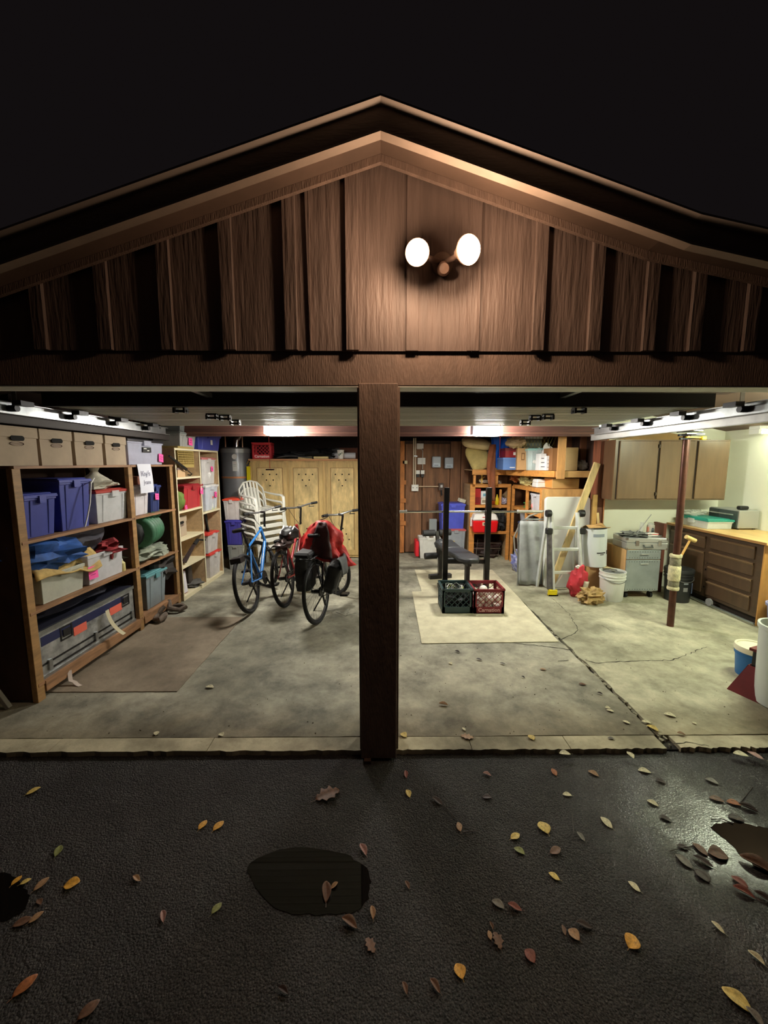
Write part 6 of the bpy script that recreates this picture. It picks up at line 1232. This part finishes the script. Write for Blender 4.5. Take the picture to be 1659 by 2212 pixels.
# ================= LEFT EDGE BITS =================
lean('white_pipe', 'pale pipe leaning in the dark beside the left shelving', (-2.62, 2.60, 0.01), (-2.92, 2.56, 0.62), 0.03, 0.03, mat((150,146,140), 0.5), 'pipe')
o = MB().cloth(lambda u, v: (0.02*u+0.09*v+(0.06*v if v > .5 else 0), -0.10*v*(1-0.3*v)+0.018*u, 0.085*(1-v)**2+0.004), 3, 12).build('white_strap', mat((214,200,190), 0.8), solid=0.003); o.location = (-2.47, 2.94, 0.004); o.scale = (0.9,1.1,1); tag(o, 'white strap curling out from under the first shelf', 'strap')
# ================= LEAVES =================
LC = {'gold': (186,138,50), 'yellow': (186,164,92), 'pale': (186,180,148), 'tan': (138,108,78), 'brown': (92,66,50), 'dark': (46,32,28), 'red': (112,60,50), 'green': (116,122,72), 'orange': (140,86,50), 'pink': (138,104,96), 'grey': (100,96,88)}
def leafmesh(kind, seed):
    r_ = random.Random(seed); m = MB(); n = 9; vs = []; fs = []
    cl_ = 0.10+0.14*r_.random(); tw = 0.3*(r_.random()-.5); bd = 0.10*r_.random()
    for i in range(n+1):
        t_ = i/n; wd = 0.27*math.sin(math.pi*min(1, t_*0.96+0.02))**0.8
        if kind == 'oak': wd *= 1.0+0.38*math.sin(t_*22)
        if kind == 'round': wd *= 1.55
        if kind == 'curl': wd *= 0.8
        y = t_-0.5; lift = bd*math.sin(math.pi*t_)+(0.18*t_*t_ if kind == 'curl' else 0.03*t_)
        for k, f in enumerate((-1, -0.5, 0, 0.5, 1)):
            vs.append((f*wd+0.03*math.sin(5*t_+seed), y, lift+cl_*f*f*wd*3.2*(2.2 if kind == 'curl' else 0.8)+0.012*abs(math.sin(t_*17+k))+tw*f*wd*t_))
    for i in range(n):
        for k in range(4): fs.append((i*5+k, i*5+k+1, (i+1)*5+k+1, (i+1)*5+k))
    m.add(vs, fs); return m
_LM = {}
def leaf(px, py, size, col, kind, label, ang=0.0, z=None, group=None):
    z = (ZA if py > 1640 else 0.0) if z is None else z
    p = at(px, py, Z=z+0.004); seed = len(_LM) % 5
    key = (col, kind, (px*7+py) % 3)
    if key not in _LM:
        o = leafmesh(kind, (px*7+py) % 3+len(kind)).build('leaf', mat(LC[col], 0.55, var=0.22, vs=7, spec=0.35), smooth=True, solid=0.015)
        MB().tube([(0,-0.72,0.01),(0,-0.5,0.012),(0.01,0.0,0.03),(0,0.46,0.04)], [0.018,0.014,0.012,0.004], 5).build('midrib', mat(tuple(v*0.7 for v in LC[col]), 0.6), o)
        _LM[key] = o
    else: o = copy_tree(_LM[key])
    L_ = size*math.hypot(p.y*_cp+(CAMH-p.z)*_sp, 0)/850.0*(1.25 if py < 1640 else 1.0)
    o.location = p; L_ *= 0.72; o.scale = (L_*1.1, L_, L_*0.55); o.rotation_euler = (0, 0, ang)
    return tag(o, label, 'leaf', group)
Q = R(90)
A = 'the wet asphalt'
for e in [
 (72,1709,34,'yellow','leaf','narrow yellow leaf far left on the asphalt near the slab',-0.7), (708,1718,74,'brown','oak','large lobed brown leaf on the asphalt in front of the post',-1.1),
 (438,1782,32,'gold','leaf','left of the two golden leaves side by side on the asphalt',-0.3), (472,1784,36,'gold','leaf','right of the two golden leaves side by side on the asphalt',-0.5),
 (126,1838,36,'green','leaf','greenish leaf above the bright yellow one at left',0.3), (785,1836,38,'pink','curl','pinkish curled leaf at the edge of the dark central puddle',0.5),
 (155,1910,40,'gold','round','bright golden leaf beside the black puddle at left',-1.3), (90,1910,40,'tan','leaf','tan pointed leaf next to the black puddle',-0.4), (55,1905,26,'yellow','leaf','small yellow leaf right of the leftmost one by the black puddle',-0.9), (36,1902,28,'gold','leaf','leftmost golden leaf at the rim of the black puddle',-0.2),
 (295,1898,30,'tan','curl','small tan curled leaf alone left of the central puddle',1.2), (705,1928,56,'brown','curl','long brown curled leaf lying in the dark central puddle',0.1), (722,1914,26,'tan','curl','little tan leaf touching the curled one in the central puddle',-0.9),
 (352,1980,34,'pink','curl','pinkish crumpled leaf in the left foreground',0.6), (468,1962,34,'green','leaf','green leaf in the left foreground',-0.5), (85,1948,24,'brown','leaf','brown scrap below the tan pointed leaf',1.0), (78,1982,36,'tan','leaf','tan leaf at the lower rim of the black puddle',-0.6), (48,1992,44,'brown','leaf','brown leaf at the lower left of the black puddle',-1.0),
 (55,2130,60,'orange','leaf','orange brown wet leaf at the lower left of the drive',-0.5), (192,2182,56,'brown','leaf','dull brown leaf at the bottom edge left',-0.7), (755,1994,52,'brown','curl','dark brown curled leaf below the central puddle',1.1), (805,1972,34,'tan','curl','tan curled leaf to the right of the central puddle',0.1), (800,2042,44,'brown','oak','brown lobed leaf in the centre foreground',0.7),
 (612,2140,34,'dark','curl','dark leaf scrap in the foreground left of centre',1.2), (880,1912,24,'brown','curl','faint brown scrap right of the central puddle',0.4),
 (877,1673,26,'red','curl','red leaf with white glints near the foot of the post',0.1), (882,1714,28,'yellow','leaf','olive yellow leaf below the red one by the post',0.3), (1052,1673,24,'pink','curl','small pinkish leaf near the slab right of the post',1.2), (1197,1668,28,'orange','leaf','upright orange leaf near the slab',0.1), (1282,1671,30,'tan','leaf','tan leaf near the slab right of the orange one',0.8), (1392,1666,34,'pale','leaf','pale leaf near the slab ahead of the joint',1.3),
 (1225,1717,26,'pale','leaf','small pale leaf midway on the right asphalt',1.4), (1052,1722,28,'dark','leaf','dark reddish leaf on the asphalt right of the post',1.5), (945,1731,36,'dark','curl','dark shrivelled leaf right of the post',0.9), (992,1786,30,'tan','leaf','tan leaf with a stalk in the middle of the right asphalt',0.1), (1175,1788,40,'yellow','round','round yellow leaf on the right asphalt',0.2), (1113,1807,34,'yellow','leaf','narrow yellow leaf left of the round yellow one',-1.1), (1122,1838,32,'green','leaf','dull green leaf beneath the narrow yellow one',0.9),
 (1310,1777,40,'pale','leaf','pale green leaf pointing up right of the round yellow one',0.4), (1200,1838,40,'brown','leaf','brown leaf below the round yellow one',-1.2), (1255,1808,30,'grey','curl','grey shrivelled leaf with long stalk',0.4), (1197,1893,32,'yellow','leaf','yellow leaf standing alone on the dark middle asphalt',0.9), (1076,1953,38,'grey','leaf','grey leaf of the joined grey and red pair',0.9), (1112,1960,40,'red','curl','red leaf of the joined grey and red pair',1.2),
 (1240,2019,34,'tan','round','tan round leaf in the right foreground',0.6), (1218,2010,26,'brown','curl','brown scrap left of the tan round leaf',0.0), (1262,1999,42,'dark','curl','dark red curled leaf above the tan round one',1.3), (1365,2035,46,'gold','round','wide gold and brown leaf in the right foreground',-0.9), (1370,1915,34,'pale','leaf','pale leaf left of the shiny wet patch',0.6), (1551,2004,34,'pale','curl','pale curled leaf below the shiny wet patch',0.5),
 (993,2098,38,'gold','round','glowing golden leaf in the lower centre',0.3), (1592,2160,72,'yellow','leaf','long yellow brown leaf at the lower right corner',0.6), (1632,2200,50,'grey','curl','grey curled leaf at the very lower right',0.3), (1634,2070,40,'pale','curl','pale scrap at the right edge of the foreground',0.5), (1075,2032,44,'brown','oak','dim brown lobed leaf right of the centre foreground',0.2), (1058,2020,24,'tan','leaf','small tan leaf touching the dim lobed one',0.1), (1145,2065,36,'red','round','dim reddish leaf in the right foreground',0.5), (1062,2000,20,'brown','curl','tiny brown scrap above the dim lobed leaf',0.2),
 (875,2135,30,'brown','curl','brown scrap at the bottom right of centre',0.4), (940,2130,40,'brown','curl','brown curled leaf lower left of the glowing golden one',0.7),
 (1548,1727,36,'brown','leaf','left of the brown wet leaves above the right puddle',1.1), (1585,1735,36,'orange','leaf','orange brown wet leaf in the middle above the right puddle',1.2), (1616,1746,44,'dark','curl','dark curled leaf right above the right puddle',0.9), (1590,1768,40,'dark','leaf','thin dark leaf at the upper rim of the right puddle',1.2),
 (1475,1830,28,'dark','leaf','small dark leaf left of the wet cluster',1.0), (1513,1835,42,'brown','leaf','upper brown leaf of the wet cluster left of the puddle',0.4), (1478,1861,48,'grey','leaf','glossy grey leaf at the left of the wet cluster',0.5), (1519,1862,48,'dark','curl','dark folded leaf in the middle of the wet cluster',0.9), (1551,1846,50,'brown','round','broad brown leaf at the right of the wet cluster',1.2), (1518,1892,40,'dark','round','lowest dark leaf of the wet cluster',0.2),
 (1637,1872,84,'brown','curl','large brown leaf half in the right puddle',0.8), (1598,1905,40,'red','leaf','reddish leaf below the right puddle',0.5), (1607,1928,50,'red','curl','dark red curled leaf below the reddish one',0.9), (1650,1940,44,'dark','curl','dark leaf at the right edge below the puddle',0.6),
 (1428,1688,26,'dark','leaf','dark scrap near the slab left of the wet patch',0.9), (1538,1688,32,'grey','leaf','grey leaf at the top of the wet patch',0.9), (1600,1630,30,'pale','leaf','pale leaf against the slab edge near the right frame',1.2), (1632,1632,30,'pink','leaf','pinkish leaf against the slab edge at the right frame',0.6), (1362,1631,22,'pale','leaf','pale leaf on end against the slab edge',0.1), (1220,1628,26,'pale','leaf','thin pale leaf along the slab edge',1.5), (1437,1768,30,'dark','leaf','dark leaf above left of the wet cluster',1.0), (1410,1735,30,'pale','leaf','thin pale leaf left of the wet patch',0.8)]:
    leaf(e[0], e[1], e[2], e[3], e[4], e[5], e[6])
for e in [
 (453,1484,20,'pale','leaf','pale leaf alone on the left bay floor',1.4), (338,1584,14,'pale','round','left of two pale bits near the left threshold',0.3), (478,1587,14,'pale','round','right of two pale bits near the left threshold',1.0), (872,1588,18,'yellow','round','yellow leaf on the floor beside the post',0.8), (1009,1592,30,'tan','oak','tan crumpled leaf near the right threshold',1.4), (1148,1593,18,'yellow','round','round yellow leaf near the right threshold',0.2), (958,1522,22,'tan','curl','tan ringlike leaf on the right bay floor',1.3), (1002,1575,12,'pale','leaf','white scrap above the tan crumpled leaf',0.5), (973,1433,10,'pale','round','tiny white scrap below the rug',0.5),
 (1035,1425,14,'dark','curl','dark bit below the rug front edge',1.2), (1086,1434,14,'grey','curl','grey bit right of the dark one below the rug',1.2), (988,1408,12,'dark','curl','dark bit just under the rug left corner',1.0), (1258,1478,16,'brown','leaf','brown bit beside the floor joint',1.4), (1313,1529,12,'pale','round','upper of two pale bits left of the joint',1.4), (1318,1535,16,'pale','leaf','lower of two pale bits left of the joint',1.2), (1353,1560,16,'pale','leaf','pale leaf between joint and threshold',1.0), (1447,1545,24,'pale','leaf','pale leaf right of the floor joint',1.1), (1396,1560,20,'pale','leaf','pale leaf stuck in the floor joint',1.2), (1410,1573,26,'yellow','leaf','yellow leaf stuck in the floor joint',0.6), (1472,1586,18,'tan','curl','tan bit near the threshold right of the joint',1.2), (1320,1595,14,'grey','leaf','grey bit on the right threshold',1.2), (1500,1562,9,'pale','round','tiny pale bit right of the floor joint',0.2), (1296,1498,12,'dark','curl','dark bit below the brown one by the joint',1.0), (1130,1463,10,'dark','curl','dark speck of leaf in the middle of the right bay',0.6), (1173,1446,14,'tan','leaf','tan bit right of the middle of the right bay',1.4)]:
    leaf(e[0], e[1], e[2], e[3], e[4], e[5], e[6], z=0.002)
TWG = mat((46,36,30), 0.7)
for i, (pts, lab) in enumerate([([(1240,1802),(1238,1780),(1236,1756)], 'thin twig standing beside the grey shrivelled leaf'), ([(1000,1798),(1015,1796),(1032,1794)], 'thin stalk right of the tan leaf'), ([(1448,1838),(1475,1831),(1503,1828)], 'long thin stalk across the top of the wet cluster'), ([(1600,1732),(1612,1718),(1626,1700)], 'dark twig rising from the leaves above the right puddle'), ([(1536,1770),(1560,1769),(1584,1779)], 'black twig along the upper rim of the right puddle'), ([(1205,1428),(1218,1427),(1228,1426)], 'short twig on the floor left of the joint'), ([(958,1738),(970,1752),(985,1768)], 'fine twig near the dark shrivelled leaf')]):
    zz = ZA if pts[0][1] > 1640 else 0.0; P3 = [at(x, y, Z=zz+0.006) for x, y in pts]; c0 = P3[0]
    o = MB().tube([p-c0 for p in P3], 0.0022, 5).build('twig', TWG); o.location = c0; tag(o, lab, 'twig')
# grit scattered over the slab and the edge of the drive
g = MB()
for i in range(420):
    x = -2.3+6.2*rn.random(); y = 2.3+2.6*rn.random()**1.5; s = 0.0012+0.003*rn.random()**2
    g.tbox(2*s, 1.6*s, s, s, 0.001, 0.001+s, x, y)
o = g.build('floor_grit', mat((92,84,70), 0.9, var=0.4, vs=3), fl); o['kind'] = 'stuff'
